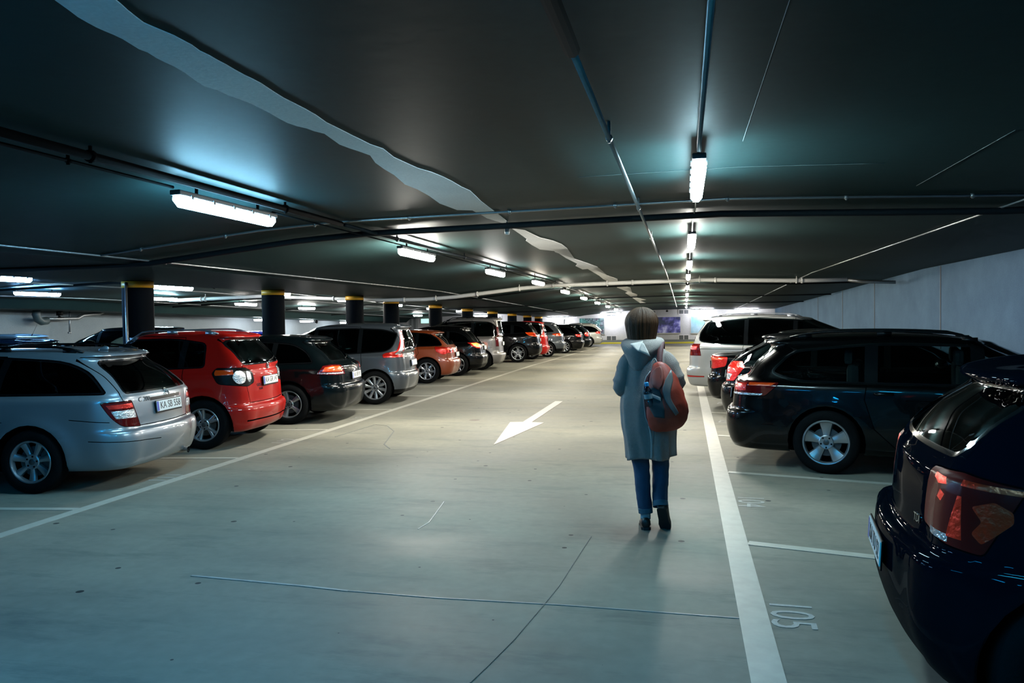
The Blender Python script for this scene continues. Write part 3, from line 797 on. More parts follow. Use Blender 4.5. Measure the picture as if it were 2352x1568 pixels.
# black suv
s = T('hatch', paint=P_BLK, W=1.84, H=1.61, ro=.93, wb=2.69, bt=.70, zsh=1.05, zwb=1.14, zbs=1.08, xwb=-.74, xre=-.52, zre=1.53, xwt=1.3, zwt=1.53, xcw=2.3, zcw=1.12, R=.36, rr=.255, wstyle=(5, .045, .03, .19, .01), glass='glass2', gin=.02,
    dlo=rounded([(-.42, 1.16), (-.10, 1.44), (.5, 1.49), (1.25, 1.47), (2.2, 1.12), (.9, 1.08)], [.05, .15, .2, .2, .03, 0]), pillars=[.22, 1.12], pw=.05, handles=[(.42, 1.0), (1.3, .98)],
    rwin=rounded([(-.60, 1.18), (.60, 1.18), (.50, 1.45), (-.50, 1.45)], .08), b=.26,
    lights=[Z((rounded([(.55, 1.0), (.58, 1.14), (.85, 1.17), (1.28, 1.17), (1.1, 1.04), (.85, 1.0)], .03), 'org'), ([(.62, 1.03), (.64, 1.09), (.9, 1.11), (.9, 1.04)], 'red'))], plate=(.85, ''), badge=(1.07, 'dot'))
make_car('black_suv', s, 'tall black sport utility car with wrap-round orange tail lamp and ten-spoke wheels', 'car', loc=place((-6.35, 30.36), ALPHA_L, s), rz=R(ALPHA_L))
# red city mpv behind the black suv
s = T('hatch', paint=P_RED, W=1.74, H=1.62, ro=.75, wb=2.5, bt=.55, zsh=.98, zwb=1.08, zbs=1.03, xwb=-.62, xre=-.48, zre=1.55, xwt=1.2, zwt=1.53, xcw=2.1, zcw=1.06, trim=.09, trimmat='pillar',
    dlo=rounded([(-.40, 1.08), (-.34, 1.46), (.5, 1.52), (1.2, 1.49), (2.0, 1.06), (.9, 1.05)], .08), pillars=[.2, 1.1], rtrim=.07,
    lights=[Z((rounded([(.56, .90), (.56, 1.14), (.82, 1.12), (.95, .95)], .03), 'red'))], plate=(.8, ''), handles=[])
make_car('red_city_car', s, 'red and black small car peeping out behind the black sport utility car', 'car', loc=place((-6.3, 33.0), ALPHA_L, s), rz=R(ALPHA_L))
# grey crossover
s = T('hatch', paint=P_GRY, W=1.78, H=1.60, ro=.83, wb=2.63, bt=.66, zsh=1.02, zwb=1.12, zbs=1.05, xwb=-.66, xre=-.40, zre=1.50, xwt=1.3, zwt=1.5, xcw=2.2, zcw=1.08, R=.345, rr=.245, wstyle=(9, .04, .06, 0, .01), clad=.38,
    dlo=rounded([(-.30, 1.14), (-.02, 1.42), (.5, 1.47), (1.25, 1.45), (2.1, 1.08), (.9, 1.05)], [.05, .15, .2, .2, .03, 0]), pillars=[.2, 1.12],
    lights=[Z((rounded([(.52, .93), (.55, 1.04), (.85, 1.07), (1.22, 1.04), (1.0, .94)], .03), 'org'))], plate=(.82, ''))
make_car('grey_crossover', s, 'grey crossover car with bright nine-spoke wheels before the black estate', 'car', loc=place((-6.03, 35.3), ALPHA_L, s), rz=R(ALPHA_L))
# black estate
s = T('wagon', paint=P_BLK, W=1.82, H=1.46, R=.335, rr=.24, wstyle=(10, .035, .045, 0, .01), trimmat='chrome', trim=.016,
    lights=[Z((rounded([(.52, .80), (.55, .95), (1.1, .96), (1.0, .82)], .03), 'red'))], plate=(.8, ''))
make_car('black_estate_car', s, 'black estate car with chrome-edged windows far down the left row', 'car', loc=place((-5.95, 40.0), ALPHA_L, s), rz=R(ALPHA_L))
s = T('wagon', paint=P_DGR, W=1.8, H=1.47, R=.32, rr=.22, lights=[Z((rounded([(.55, .78), (.55, 1.0), (1.0, 1.0), (.95, .8)], .03), 'red'))], plate=None, zre=1.39)
make_car('dark_estate_car', s, 'dark estate car squeezed between the black and pale silver estates', 'car', loc=place((-6.0, 43.6), ALPHA_L, s), rz=R(ALPHA_L))
s = T('hatch', paint=P_WSIL, W=1.78, H=1.47, R=.32, rr=.22, lights=[Z((rounded([(.55, .80), (.55, 1.0), (1.0, 1.0), (.95, .85)], .03), 'red'))], plate=(.8, ''))
make_car('silver_hatchback', s, 'pale silver hatchback half hidden before the last estate of the left row', 'car', loc=place((-6.15, 46.6), ALPHA_L, s), rz=R(ALPHA_L))
s = T('wagon', paint=P_WSIL, W=1.78, H=1.50, ro=.95, wb=2.6, R=.33, rr=.23, lights=[Z((rounded([(.55, .82), (.55, .99), (1.12, 1.0), (1.0, .86)], .03), 'red'))], plate=(.8, ''), rails=(-.3, 1.2, SIL), zre=1.42)
make_car('silver_estate_car', s, 'pale silver estate car, last of the left row before the end wall', 'car', loc=place((-5.95, 50.2), ALPHA_L, s), rz=R(ALPHA_L))

# right row
s = T('hatch', paint=P_NAVY, W=1.80, H=1.50, ro=.64, wb=2.6, bt=.72, zsh=1.03, zwb=1.12, zbs=1.02, xwb=-.46, xre=-.20, zre=1.42, xwt=1.4, zwt=1.42, xcw=2.3, zcw=1.06, R=.34, rr=.235, spoil=.06, wr=.62, step=.05, cr=.05, rx=.42, flare=.02,
    dlo=rounded([(-.06, 1.07), (.08, 1.30), (.6, 1.39), (1.3, 1.37), (2.2, 1.06), (1.0, 1.03)], [.06, .12, .2, .2, .03, 0]), pillars=[.45, 1.2], wstyle=(5, .06, .09, 0, .012),
    rwin=rounded([(-.62, 1.12), (.62, 1.12), (.52, 1.355), (-.52, 1.355)], .08),
    lights=[Z((rounded([(.48, 0.820), (.46, 1.050), (.72, 1.065), (.98, 1.035), (.86, 0.775), (.70, 0.785)], .02), 'vdrk'), ([(.52, 1.015), (.52, 1.035), (.64, 1.035), (.66, 1.010), (.58, 1.000)], 'vred'), ([(.74, 1.020), (.74, 1.043), (1.0, 1.028), (.985, 1.010)], 'vred'),
        (rounded([(.80, 0.950), (.88, 0.980), (.945, 0.950), (.95, 0.910), (.89, 0.850), (.85, 0.815), (.81, 0.850), (.845, 0.900)], .012), 'vred'), ([(.56, 0.795), (.56, 0.822), (.71, 0.822), (.71, 0.792)], 'clear'), ([(.70, 0.815), (.735, 0.980), (.755, 0.980), (.775, 0.815)], 'vred'), ([(.60, 0.950), (.62, 0.985), (.66, 0.970), (.64, 0.940)], 'vred'))],
    plate=(.60, 'KA TU 52'), wiper=False, texts=[(-.40, .81, 'TDI', .05)], panels=[])
make_car('navy_hatchback', s, 'midnight blue car with large red tail lamp cut off by the right edge', 'car', res=1, loc=(1.53, 4.0, 0), rz=R(-6.5))
s = T('wagon', paint=P_BLK, W=1.83, H=1.485, ro=1.16, wb=2.79, bt=.63, R=.335, rr=.232, wstyle=(5, .065, .165, 0, .02), trimmat='chrome', trim=.011, glass='glass2', gin=.018, zre=1.39,
    dlo=rounded([(-.58, 1.06), (-.36, 1.29), (.5, 1.375), (1.6, 1.345), (2.35, .965), (1.0, .955), (.0, .96), (-.34, .97)], [.07, .1, .3, .2, .03, 0, .2, .12]), pillars=[.43, 1.4], pw=.045, wph=.0, xwb=-.92, xre=-.66,
    lights=[Z((rounded([(.50, .82), (.52, .96), (.80, .965), (1.30, .955), (1.14, .81)], .02), 'dred'), ([(.60, .86), (.62, .94), (.92, .945), (.92, .86)], 'red'), ([(.95, .92), (.95, .95), (1.26, .95), (1.2, .92)], 'org'), ([(.52, .812), (.52, .835), (1.12, .835), (1.1, .812)], 'clear'))],
    plate=(.78, 'KA PB 70'), badge=(.96, 'vw'), seats=[(1.3, .38), (1.3, -.38), (.25, .38), (.25, -.38)], fin=-.3, rails=(-.4, 1.5, BLK),
    lines=[('side', [(.75, .80), (3.1, .80)], .007), ('unr', [(1.1, .60), (1.5, .565)], .006)])
make_car('black_family_estate', s, 'glossy black estate car with bold five-spoke wheel beside the empty bay 104', 'car', res=1, loc=place((1.47, 8.95), -13.5, s, -1), rz=R(-13.5))
s = T('wagon', paint=P_BLK, W=1.80, H=1.46, ro=1.0, wb=2.7, bt=.66, R=.32, rr=.21, wstyle=(7, .05, .06, 0, .01), xwb=-.84, xre=-.36, zre=1.38,
    lights=[Z((rounded([(.52, .72), (.52, 1.02), (.95, 1.02), (1.05, .95), (.9, .74)], .03), 'red'), ([(.6, .75), (.6, .84), (.85, .84), (.8, .75)], 'clear'))], plate=(.8, ''))
make_car('black_liftback', s, 'black liftback mostly hidden behind the glossy black estate on the right', 'car', loc=place((1.38, 11.88), -13.5, s, -1), rz=R(-13.5))
s = T('sedan', paint=P_BLK, W=1.80, R=.32, rr=.21, wstyle=(7, .05, .06, 0, .01),
    lights=[Z((rounded([(.48, .76), (.50, .97), (.80, .98), (1.12, .96), (1.05, .80), (.8, .75)], .03), 'red'), ([(.66, .90), (.70, .955), (1.05, .95), (1.0, .91)], 'org'), ([(.55, .82), (.55, .88), (.72, .88), (.72, .82)], 'clear'))], plate=(.8, ''))
make_car('black_sedan', s, 'black saloon car with short boot lid in front of the white people carrier', 'car', loc=place((1.30, 14.38), -13.5, s, -1), rz=R(-13.5))
s = T('mpv', paint=P_WSIL, W=1.90, H=1.72, ro=1.0, wb=2.92, bt=.60, zsh=1.05, zwb=1.12, zbs=1.06, xwb=-.84, xre=-.62, zre=1.62, xwt=1.6, zwt=1.62, xcw=2.75, zcw=1.1, R=.345, rr=.235, wr=.66, glass='glass', trimmat='chrome', trim=.014,
    dlo=rounded([(-.62, 1.16), (-.62, 1.30), (-.46, 1.56), (.5, 1.63), (1.5, 1.58), (2.55, 1.10), (.9, 1.07), (-.2, 1.10)], [.12, .1, .1, .2, .25, .03, 0, .1]), pillars=[.34, 1.3], rwin=rounded([(-.64, 1.15), (.64, 1.15), (.56, 1.54), (-.56, 1.54)], .09),
    lights=[Z(([(.66, .86), (.66, 1.10), (1.03, 1.10), (1.08, .86)], 'dred'), ([(.72, .98), (.72, 1.06), (.98, 1.06), (.98, .98)], 'red')), Z(([(.72, .405), (.72, .435), (1.2, .425), (1.2, .41)], 'red'), name='reflector')],
    plate=(.84, ''), badge=(1.05, 'vw'), rails=(-.4, 1.35, SIL), fin=-.2, lines=[('side', [(-.62, 1.0), (2.9, 1.0)], .012)], handles=[(.5, .95), (1.5, .94)])
make_car('white_people_carrier', s, 'pale silver people carrier with dark red square tail lamps, palest car on the right', 'car', res=1, loc=place((.90, 17.13), -12, s, -1), rz=R(-12))
s = T('mpv', paint=P_BLK, W=1.84, H=1.66, lights=[Z(([(.62, .95), (.62, 1.5), (.78, 1.5), (.95, 1.0)], 'org'))], plate=(.8, ''))
make_car('dark_people_carrier', s, 'dark people carrier just visible beyond the pale people carrier on the right', 'car', loc=place((1.6, 30.5), -12, s, -1), rz=R(-12))

# second row beyond the column line
s = T('hatch', paint=P_SBLU, H=1.46, glass='glass2', lights=[Z(([(.6, .8), (.6, 1.0), (1., 1.0), (.9, .8)], 'red'))], antenna=(-.12, .32))
make_car('silver_blue_hatchback', s, 'silver-blue hatchback with long roof antenna, far left beyond the silver estate', 'car', loc=(-17.1, 18.0, 0), rz=R(181))
s = T('hatch', paint=P_NAVY, H=1.41, zre=1.34, trimmat='chrome', lights=[Z(([(.6, .8), (.6, 1.0), (1., 1.0), (.9, .8)], 'red'))])
make_car('navy_city_car', s, 'dark blue car with lamp streaks on its roof behind the silver estate', 'car', loc=(-13.1, 13.9, 0), rz=R(181))
s = T('mpv', paint=P_BLK, H=1.60, glass='glass2', lights=[])
make_car('black_far_carrier', s, 'black car whose windscreen shows left of the nearest column', 'car', loc=(-14.4, 19.6, 0), rz=R(184))
s = T('hatch', paint=P_BLUE, H=1.41, zre=1.34, lights=[Z(([(.6, .8), (.6, 1.0), (1., 1.0), (.9, .8)], 'red'))], antenna=(-.12, .34))
make_car('blue_hatchback', s, 'bright blue hatchback with antenna far off, left of the second column', 'car', loc=(-12.6, 22.6, 0), rz=R(184))
s = T('wagon', paint=P_VAN, H=1.60, zre=1.5, lights=[], antenna=(-.3, .4))
make_car('silver_far_estate', s, 'silver car with antenna whose roof shows behind the grey crossover', 'car', loc=(-12.6, 44.5, 0), rz=R(184))
# ------------------------------------------------------------------ the setting
M_FLOOR = concrete('floor_coating', (.315, .298, .238), (.185, .182, .150), .8, .58, spots=True, bumpS=.07, streak=(.5, 1.0, 1), spec=.14)
M_CEIL = concrete('ceiling_concrete', (.023, .052, .052), (.016, .039, .041), .5, .55, bumpS=.10, spec=.06)
M_WALL = concrete('wall_paint', (.115, .20, .30), (.088, .155, .24), 1.2, .8, bumpS=.25, spec=.04)
M_WALLW = concrete('wall_white_paint', (.62, .62, .63), (.52, .53, .54), .8, .6, bumpS=.1, spec=.25)
M_WALLL = concrete('left_wall_paint', (.26, .31, .33), (.21, .25, .27), .8, .6, bumpS=.1, spec=.1)
M_PATCH = concrete('repair_patch', (1.0, 1.02, 1.02), (.85, .88, .90), 1.5, .7, bumpS=.2, spec=.2)
M_LINE = mat('line_paint', (.48, .46, .39), .5, noise_amt=.22, noise_scale=9)
M_LINE2 = mat('arrow_paint', (.52, .46, .40), .5, noise_amt=.15, noise_scale=9)
M_NUM = mat('number_paint', (.42, .42, .39), .6, noise_amt=.35, noise_scale=40)
M_COL = concrete('column_dark_paint', (.0012, .003, .006), (.001, .0025, .0045), 1., .7, bumpS=.1, spec=.03)
M_YEL = mat('yellow_paint', (.72, .36, .01), .5, noise_amt=.15)
M_YEL2 = mat('kerb_yellow', (.80, .68, .03), .5, noise_amt=.15)
M_BASE = mat('grey_plinth', (.16, .18, .20), .6, noise_amt=.15)
M_PIPEW = mat('white_pipe', (.66, .67, .66), .4, noise_amt=.1)
M_GALV = mat('galvanised', (.35, .37, .38), .35, .8, noise_amt=.15)
M_DPIPE = mat('dark_pipe', (.010, .014, .017), .6, spec=.15)
M_FIT = mat('lamp_housing', (.06, .065, .07), .5)
M_JOINT = mat('joint_sealant', (.15, .155, .145), .7, noise_amt=.3)
def grid(name, xs, ys, fz, mt, flip=False, sub=1):
    bm = bmesh.new(); rows = [[bm.verts.new((x, y, fz(x, y))) for x in xs] for y in ys]
    for a, b in zip(rows, rows[1:]):
        for k in range(len(xs)-1):
            q = (a[k], a[k+1], b[k+1], b[k]); bm.faces.new(q[::-1] if flip else q)
    o = bm_link(name, bm, mt, None, False); tag(o, kind='structure'); return o
YB = -14.0
grid('floor', [-23.2, -10, 6.4], [YB, 28, YE+.3], lambda x, y: floorz(y), M_FLOOR)
# ceiling slab with its own thickness
bm = bmesh.new(); ys = [YB, 23, YE+.3]; lo = [[bm.verts.new((x, y, ceil(x, y))) for x in PX] for y in ys]
for a, b in zip(lo, lo[1:]):
    for k in range(len(PX)-1): bm.faces.new((a[k], b[k], b[k+1], a[k+1]))
hi = [bm.verts.new((x, y, 3.3)) for x, y in ((PX[0], YB), (PX[-1], YB), (PX[-1], YE+.3), (PX[0], YE+.3))]
bm.faces.new(hi)
tag(bm_link('ceiling', bm, M_CEIL, None, False), kind='structure')
def wall(name, a, b, z0, z1, th, mt):
    bm = bmesh.new(); a = Vector(a); b = Vector(b); d = (b-a); n = Vector((-d.y, d.x)).normalized()*th
    p = [a, b, b+n, a+n]; lo_ = [bm.verts.new((q.x, q.y, z0)) for q in p]; hi_ = [bm.verts.new((q.x, q.y, z1)) for q in p]
    bm.faces.new(lo_[::-1]); bm.faces.new(hi_)
    for k in range(4): bm.faces.new((lo_[k], lo_[(k+1) % 4], hi_[(k+1) % 4], hi_[k]))
    o = bm_link(name, bm, mt, None, False); tag(o, kind='structure'); return o
wall('wall_right', (6.2, YE), (6.2, YB), -.4, 3.3, .25, M_WALL)
wall('wall_left', (-23, YB), (-23, YE), -.4, 3.3, .25, M_WALLL)
wall('wall_end', (-23, YE), (6.2, YE), -.5, 3.3, .25, M_WALLW)
wall('wall_back', (6.2, YB), (-23, YB), -.4, 3.3, .25, M_WALL)
fz = floorz(YE)
bm = bmesh.new(); box(bm, (-8.4, YE-.03, fz+.14), (29, .05, .28)); tag(bm_link('baseboard_end', bm, M_BASE, None, False), kind='structure')
bm = bmesh.new(); box(bm, (-2, YE-.35, fz+.05), (16, .5, .12), bev=.02); o = bm_link('kerb', bm, M_YEL2, None, False); tag(o, 'low yellow painted kerb along the foot of the end wall', 'kerb')
# joints of the right wall
bm = bmesh.new()
for y in (14.5, 21.5, 28.5, 34, 40): box(bm, (6.192, y, 1.4), (.02, .025, 2.9))
tag(bm_link('trim_1', bm, mat('wall_joint', (.2, .21, .22), .7), None, False), kind='structure')
# columns
cy = [13.64, 18.86, 24.07, 27.34, 32.6, 37.7, 42.95, 48.1, 53.0, 57.2]
bmc = bmesh.new(); lathe(bmc, [(.285, -.25), (.285, 2.38), (.285, 2.40)], 36, axis='Z')
mc = bpy.data.meshes.new('shaft'); bmc.to_mesh(mc); bmc.free(); mc.materials.append(M_COL)
for p in mc.polygons: p.use_smooth = True
bmc = bmesh.new(); lathe(bmc, [(.285, 0), (.29, .0), (.29, .125), (.285, .125)], 36, axis='Z')
mb = bpy.data.meshes.new('yellow_band'); bmc.to_mesh(mb); bmc.free(); mb.materials.append(M_YEL)
for p in mb.polygons: p.use_smooth = True
wh = ['beyond the red compact car with a thin pipe on its side, nearest of the column row', 'rising behind the dark hatchback, second nearest of the column row', 'third of the column row, above the grey people carrier', 'close to its left neighbour above the tail of the grey people carrier', 'rising left of the silver van roof, just right of the green exit sign', 'behind the roof rails of the silver van', 'behind the rear edge of the silver van roof', 'above the black sport utility car', 'second farthest of the column row', 'farthest of the column row, close to the end wall']
for y, t in zip(cy, wh):
    x = -10.4; zt = ceil(x, y); r = empty('column', (x, y, floorz(y)))
    tag(r, 'dark round column with yellow top band '+t, 'column', 'dark columns with yellow bands')
    hgt = zt-floorz(y)
    a = link('shaft', mc, r); a.scale = (1, 1, (hgt+.0)/2.40); b = link('yellow_band', mb, r); b.location = (0, 0, hgt-.135)
bm = bmesh.new(); tube(bm, [(-10.42, 13.33, 0), (-10.42, 13.33, 2.48)], .025, 8); o = bm_link('downpipe', bm, M_GALV); tag(o, 'thin grey pipe running up the nearest dark column', 'pipe')

# ------------------------------------------------------------------ fluorescent lamps
def emis(name, c, e):
    if name in MATS: return MATS[name]
    mt = bpy.data.materials.new(name); mt.use_nodes = True; nt = mt.node_tree; b = nt.nodes['Principled BSDF']
    b.inputs['Base Color'].default_value = (.8, .8, .8, 1); b.inputs['Emission Color'].default_value = (*c, 1); b.inputs['Emission Strength'].default_value = e
    MATS[name] = mt; return mt
E0 = 305.
def lampset(name, c, e, Ln=1.56):
    bm = bmesh.new(); w = .046
    pr = [(-w, .01), (-w*1.12, -.055), (-w*.5, -.090), (w*.5, -.090), (w*1.12, -.055), (w, .01)]
    for sx in (-Ln/2+.03, -Ln/2, Ln/2, Ln/2-.03): pass
    st = [(-Ln/2, .7), (-Ln/2+.05, 1), (Ln/2-.05, 1), (Ln/2, .7)]; rows = [[bm.verts.new((p[0]*k, y, p[1]*k)) for p in pr] for y, k in st]
    for a, b in zip(rows, rows[1:]):
        for k in range(5): bm.faces.new((a[k], a[k+1], b[k+1], b[k]))
    bm.faces.new(rows[0][::-1]); bm.faces.new(rows[-1])
    bmesh.ops.recalc_face_normals(bm, faces=bm.faces[:])
    me = bpy.data.meshes.new('diffuser'); bm.to_mesh(me); bm.free(); me.materials.append(emis('lamp_'+name, c, e))
    return me
bm = bmesh.new(); box(bm, (0, 0, .022), (.100, 1.6, .045), bev=.012)
for k in range(5):
    for sg in (1, -1): box(bm, (sg*.053, -.64+.32*k, .0), (.012, .03, .035))
meh = bpy.data.meshes.new('housing'); bm.to_mesh(meh); bm.free(); meh.materials.append(M_FIT)
bm = bmesh.new(); box(bm, (0, 0, .10), (.02, .02, .12))
mebr = bpy.data.meshes.new('bracket'); bm.to_mesh(mebr); bm.free(); mebr.materials.append(M_DPIPE)
DN = {}
def lamp(x, y, z, kind, label, group, rz=0., br=True):
    r = empty('fluorescent_lamp', (x, y, z), rz); tag(r, label, 'lamp', group)
    if kind not in DN: DN[kind] = lampset(kind, *KINDS[kind])
    link('diffuser', DN[kind], r); link('housing', meh, r)
    for q in ((-.5, .5) if br else ()): b = link('bracket', mebr, r); b.location = (0, q, 0); b.scale = (1, 1, max(.3, (ceil(x, y)-z)/.16))
    return r
KINDS = dict(cool2=((.30, .72, 1.), E0*.50), white=((1., .985, .93), E0*.85), warm=((1., .93, .76), E0*.85), cool=((.54, .88, 1.), E0*.54), second_left=((1., .975, .87), E0*1.45), second=((1., .985, .90), E0*1.1), teal=((.012, .30, .54), E0*.75), blue=((.20, .52, 1.), E0*.8), teal2=((.005, .25, .62), E0*.80), wall=((.93, .94, 1.), E0*.5))
ordn = ['first', 'second', 'third', 'fourth', 'fifth', 'sixth', 'seventh', 'eighth', 'ninth', 'tenth']
for i in range(9):
    y = 6.62+5.27*i; k = 'cool' if i == 0 else 'second' if i == 1 else 'white' if i < 3 else 'warm'
    if y > 50: continue
    lamp(.11, y, ceil(.11, y)-.14, k, 'fluorescent lamp %s from the camera in the row above the woman' % ordn[i], 'fluorescent lamps along the ceiling ridge')
    lamp(-4.07, y, ceil(-4.07, y)-.13, 'cool2' if i == 0 else 'second_left' if i == 1 else k, 'fluorescent lamp %s from the camera in the row over the left parked cars' % ordn[i], 'fluorescent lamps over the left row of cars')
for y in (1.35, -3.9, -9.2):
    lamp(.11, y, ceil(.11, y)-.13, 'teal', 'blue-green fluorescent lamp above and behind the camera on the ridge row', 'lamps behind the camera')
    lamp(-4.07, y, ceil(-4.07, y)-.10, 'teal2', 'blue-green fluorescent lamp behind the camera over the left bays', 'lamps behind the camera')
for i in range(8):
    y = 12.6+5.27*i-5.27
    lamp(-12.6, y, ceil(-12.6, y)-.13, 'blue' if i < 2 else 'cool' if i < 3 else 'white', 'fluorescent lamp %s from the camera just beyond the column row' % ordn[i], 'fluorescent lamps beyond the columns')
    y = 18.6+5.3*i-5.3
    lamp(-17.3, y, ceil(-17.3, y)-.10, 'blue' if i < 2 else 'cool' if i < 3 else 'white', 'fluorescent lamp %s from the camera in the far left aisle' % ordn[i], 'fluorescent lamps in the far left aisle')
zE = ceil(0, YE-.9)
for x, t in ((-5.1, 'above the green poster of lit windows'), (1.2, 'above the poster with the purple scene'), (-9.0, 'left of the posters'), (-14.5, 'behind the far columns'), (4.2, 'in the right corner')):
    lamp(x, YE-1.0, ceil(x, YE-1)-.10, 'wall', 'lamp set crosswise before the end wall '+t, 'crosswise lamps at the end wall', pi/2)
for y in (38, 43, 48.5): lamp(-21.6, y, 2.22-.02*(y-23)-.08, 'wall', 'lamp close to the left wall, %.0f metres deep in the hall' % y, 'lamps close to the left wall')
for i, (x, y) in enumerate(((-21.9, 40.5), (-21.9, 45))):
    bm = bmesh.new(); z = ceil(x, y); tube(bm, [(x, y, z), (x, y, z-.07)], .02, 8); tube(bm, [(x, y, z-.06), (x-.08, y, z-.18)], [.07, .085], 12)
    o = bm_link('spotlight', bm, BLK); tag(o, 'small black ceiling spotlight by the bright left wall, '+('left one' if i == 0 else 'right one'), 'spotlight', 'black spotlights')

# ------------------------------------------------------------------ pipes and conduits
def pipe(name, pts, r, m_, label, cat='pipe', collars=0, n=10, clips=0):
    t = empty(name, pts[0]) if (collars or clips) else None
    off = Vector(pts[0]) if t else Vector((0, 0, 0))
    pts = [Vector(p)-off for p in pts]
    bm = bmesh.new(); tube(bm, pts, r, n); o = bm_link('tube' if t else name, bm, m_, t)
    cum = [0.]
    for a, b in zip(pts, pts[1:]): cum.append(cum[-1]+(b-a).length)
    def at(s_):
        for i in range(len(pts)-1):
            if s_ <= cum[i+1]+1e-6:
                q = (s_-cum[i])/(cum[i+1]-cum[i]); return pts[i].lerp(pts[i+1], q), (pts[i+1]-pts[i]).normalized()
    for k in range(collars):
        p, d = at(cum[-1]*(k+.5)/collars); bm = bmesh.new(); tube(bm, [p-d*.03, p+d*.03], r*1.28, n); bm_link('pipe_collar', bm, m_, t)
    for k in range(clips):
        p, d = at(cum[-1]*(k+.5)/clips); bm = bmesh.new(); w = p+off; zt = ceil(w.x, w.y)-off.z
        tube(bm, [p+Vector((0, 0, -r-.015)), Vector((p.x, p.y, zt))], .012, 6); tube(bm, [p-d*.02, p+d*.02], r*1.35, n); bm_link('pipe_clip', bm, m_ if m_ is not M_GALV else M_GALV, t)
    tag(t or o, label, cat); return t or o
def along(y, xs, dz): return [(x, y, ceil(x, y)-dz) for x in xs]
XS = [5.9, 3.4, .42, -2, -4, -5, -6.2, -7.2, -7.5, -9, -11, -11.4, -12, -14, -17.5, -20.5]
pipe('white_pipe', along(24.6, [4.6, 3.4, .42, -2, -4, -5, -6.2, -7.2, -8.2, -9.6], .13)+[(-11.6, 24.6, 2.44), (-14, 24.6, 2.56), (-17.5, 24.6, 2.47)], .062, M_PIPEW, 'white drain pipe crossing under the whole ceiling above the parked cars', collars=9, clips=8)
pipe('drain_stub', [(4.62, 24.6, ceil(4.6, 24.6)-.14), (5.0, 24.6, ceil(4.6, 24.6)-.2), (5.9, 24.6, ceil(4.6, 24.6)-.24)], .05, M_GALV, 'short grey pipe end leading into the right wall from the white pipe')
pipe('thin_conduit', along(8.75, [3.4, .42, -2, -4, -5, -6.2, -7.2], .02), .015, M_GALV, 'thin bright conduit crossing the ceiling just beyond the first lamp above the woman', 'conduit', clips=9)
pipe('dark_cross_pipe', along(9.7, [5.6, 3.4, .42, -2, -4, -5, -6.2, -7.2, -11], .06), .04, M_DPIPE, 'dark pipe crossing the ceiling just beyond the thin bright conduit')
pipe('sprinkler_pipe', [(-.46, -3, 2.82), (-.46, 3.4, 2.82)], .036, mat('black_pipe', (.0015, .002, .0025), .9, spec=.02), 'dark pipe under the ceiling running away left of the nearest ridge lamp', clips=4)
pipe('ridge_conduit', [(-.46, 3.45, 2.82), (-.46, 23, 2.82), (-.46, 50, 2.82-.54)], .017, M_GALV, 'long grey steel pipe hung left of the ridge lamps with small clamps', clips=14)
pipe('right_conduit', [(3.4, 7.6, ceil(3.4, 8)-.02), (3.4, 23, ceil(3.4, 23)-.02), (3.4, 56, ceil(3.4, 56)-.02)], .013, M_GALV, 'thin conduit along the right side of the ceiling towards the end wall', 'conduit')
pipe('left_conduit', [(-7.2, 3, 2.545), (-7.2, 23, 2.545), (-7.2, 50, 2.0)], .014, M_GALV, 'thin conduit along the ceiling edge before the column row', 'conduit', clips=10)
pipe('lamp_feed_conduit', [(.11, -2, 2.90), (.11, 5.78, 2.90), (.11, 5.8, 2.84)], .016, M_GALV, 'steel conduit feeding the nearest lamp above the woman', 'conduit')
for i in range(7):
    y0, y1 = 6.62+5.27*i+.8, 6.62+5.27*(i+1)-.8
    a = Vector((.11, y0, ceil(.11, y0)-.10)); b = Vector((.11, y1, ceil(.11, y1)-.10)); c = a.lerp(b, .5)+Vector((.02, 0, .07))
    pipe('lamp_cable', [a, a.lerp(c, .5)+Vector((0, 0, .02)), c, c.lerp(b, .5)+Vector((-.01, 0, .02)), b], .009, M_GALV, 'cable between the %s and %s ridge lamps' % (ordn[i], ordn[i+1]), 'cable')
pipe('cable_rail', [(-3.86, -2, 2.80), (-3.86, 8.6, 2.80)], .03, MATS['black_pipe'], 'nearest dark rail hung beside the left lamp row', clips=4)
pipe('cable_rail', [(-3.86, 8.7, 2.80), (-3.86, 23, 2.80), (-3.86, 50, 2.26)], .022, M_DPIPE, 'far dark rail running on beside the left lamp row', clips=12)
pipe('lamp_rail', [(-4.07, -1, 2.79), (-4.07, 5.8, 2.79)], .012, MATS['black_pipe'], 'thin dark rail leading up to the nearest left lamp', clips=3)
pipe('lamp_rail', [(-4.07, 7.4, 2.79), (-4.07, 23, 2.79), (-4.07, 48, 2.29)], .009, M_DPIPE, 'thin dark rail joining the farther left lamps')
for y in (27.5, 36, 44): pipe('dark_cross_pipe', along(y, [6.1, 3.4, .42, -2, -4, -5, -6.2, -7.2, -11, -11.4, -14, -17.5, -20.5], .05), .03, M_DPIPE, 'dark cross pipe under the far ceiling '+{27.5: 'right behind the white drain pipe', 36: 'midway to the end wall', 44: 'nearest the end wall'}[y])
for y in (17.5, 29): pipe('dark_cross_pipe', along(y, [-11.2, -11.4, -12, -14, -17.5, -20.5], .06), .035, M_DPIPE, 'dark cross pipe beyond the column row only, '+('nearer one' if y < 20 else 'farther one'))
for x in (-13.4, -15.2, -19.2): pipe('grey_conduit', [(x, 6, ceil(x, 6)-.05), (x, 23, ceil(x, 23)-.05), (x, 56, ceil(x, 56)-.05)], .02, M_GALV, {-13.4: 'grey conduit along the ceiling just beyond the column row', -15.2: 'grey conduit along the middle of the far left ceiling', -19.2: 'grey conduit along the far left ceiling near the left wall'}[x], 'conduit')
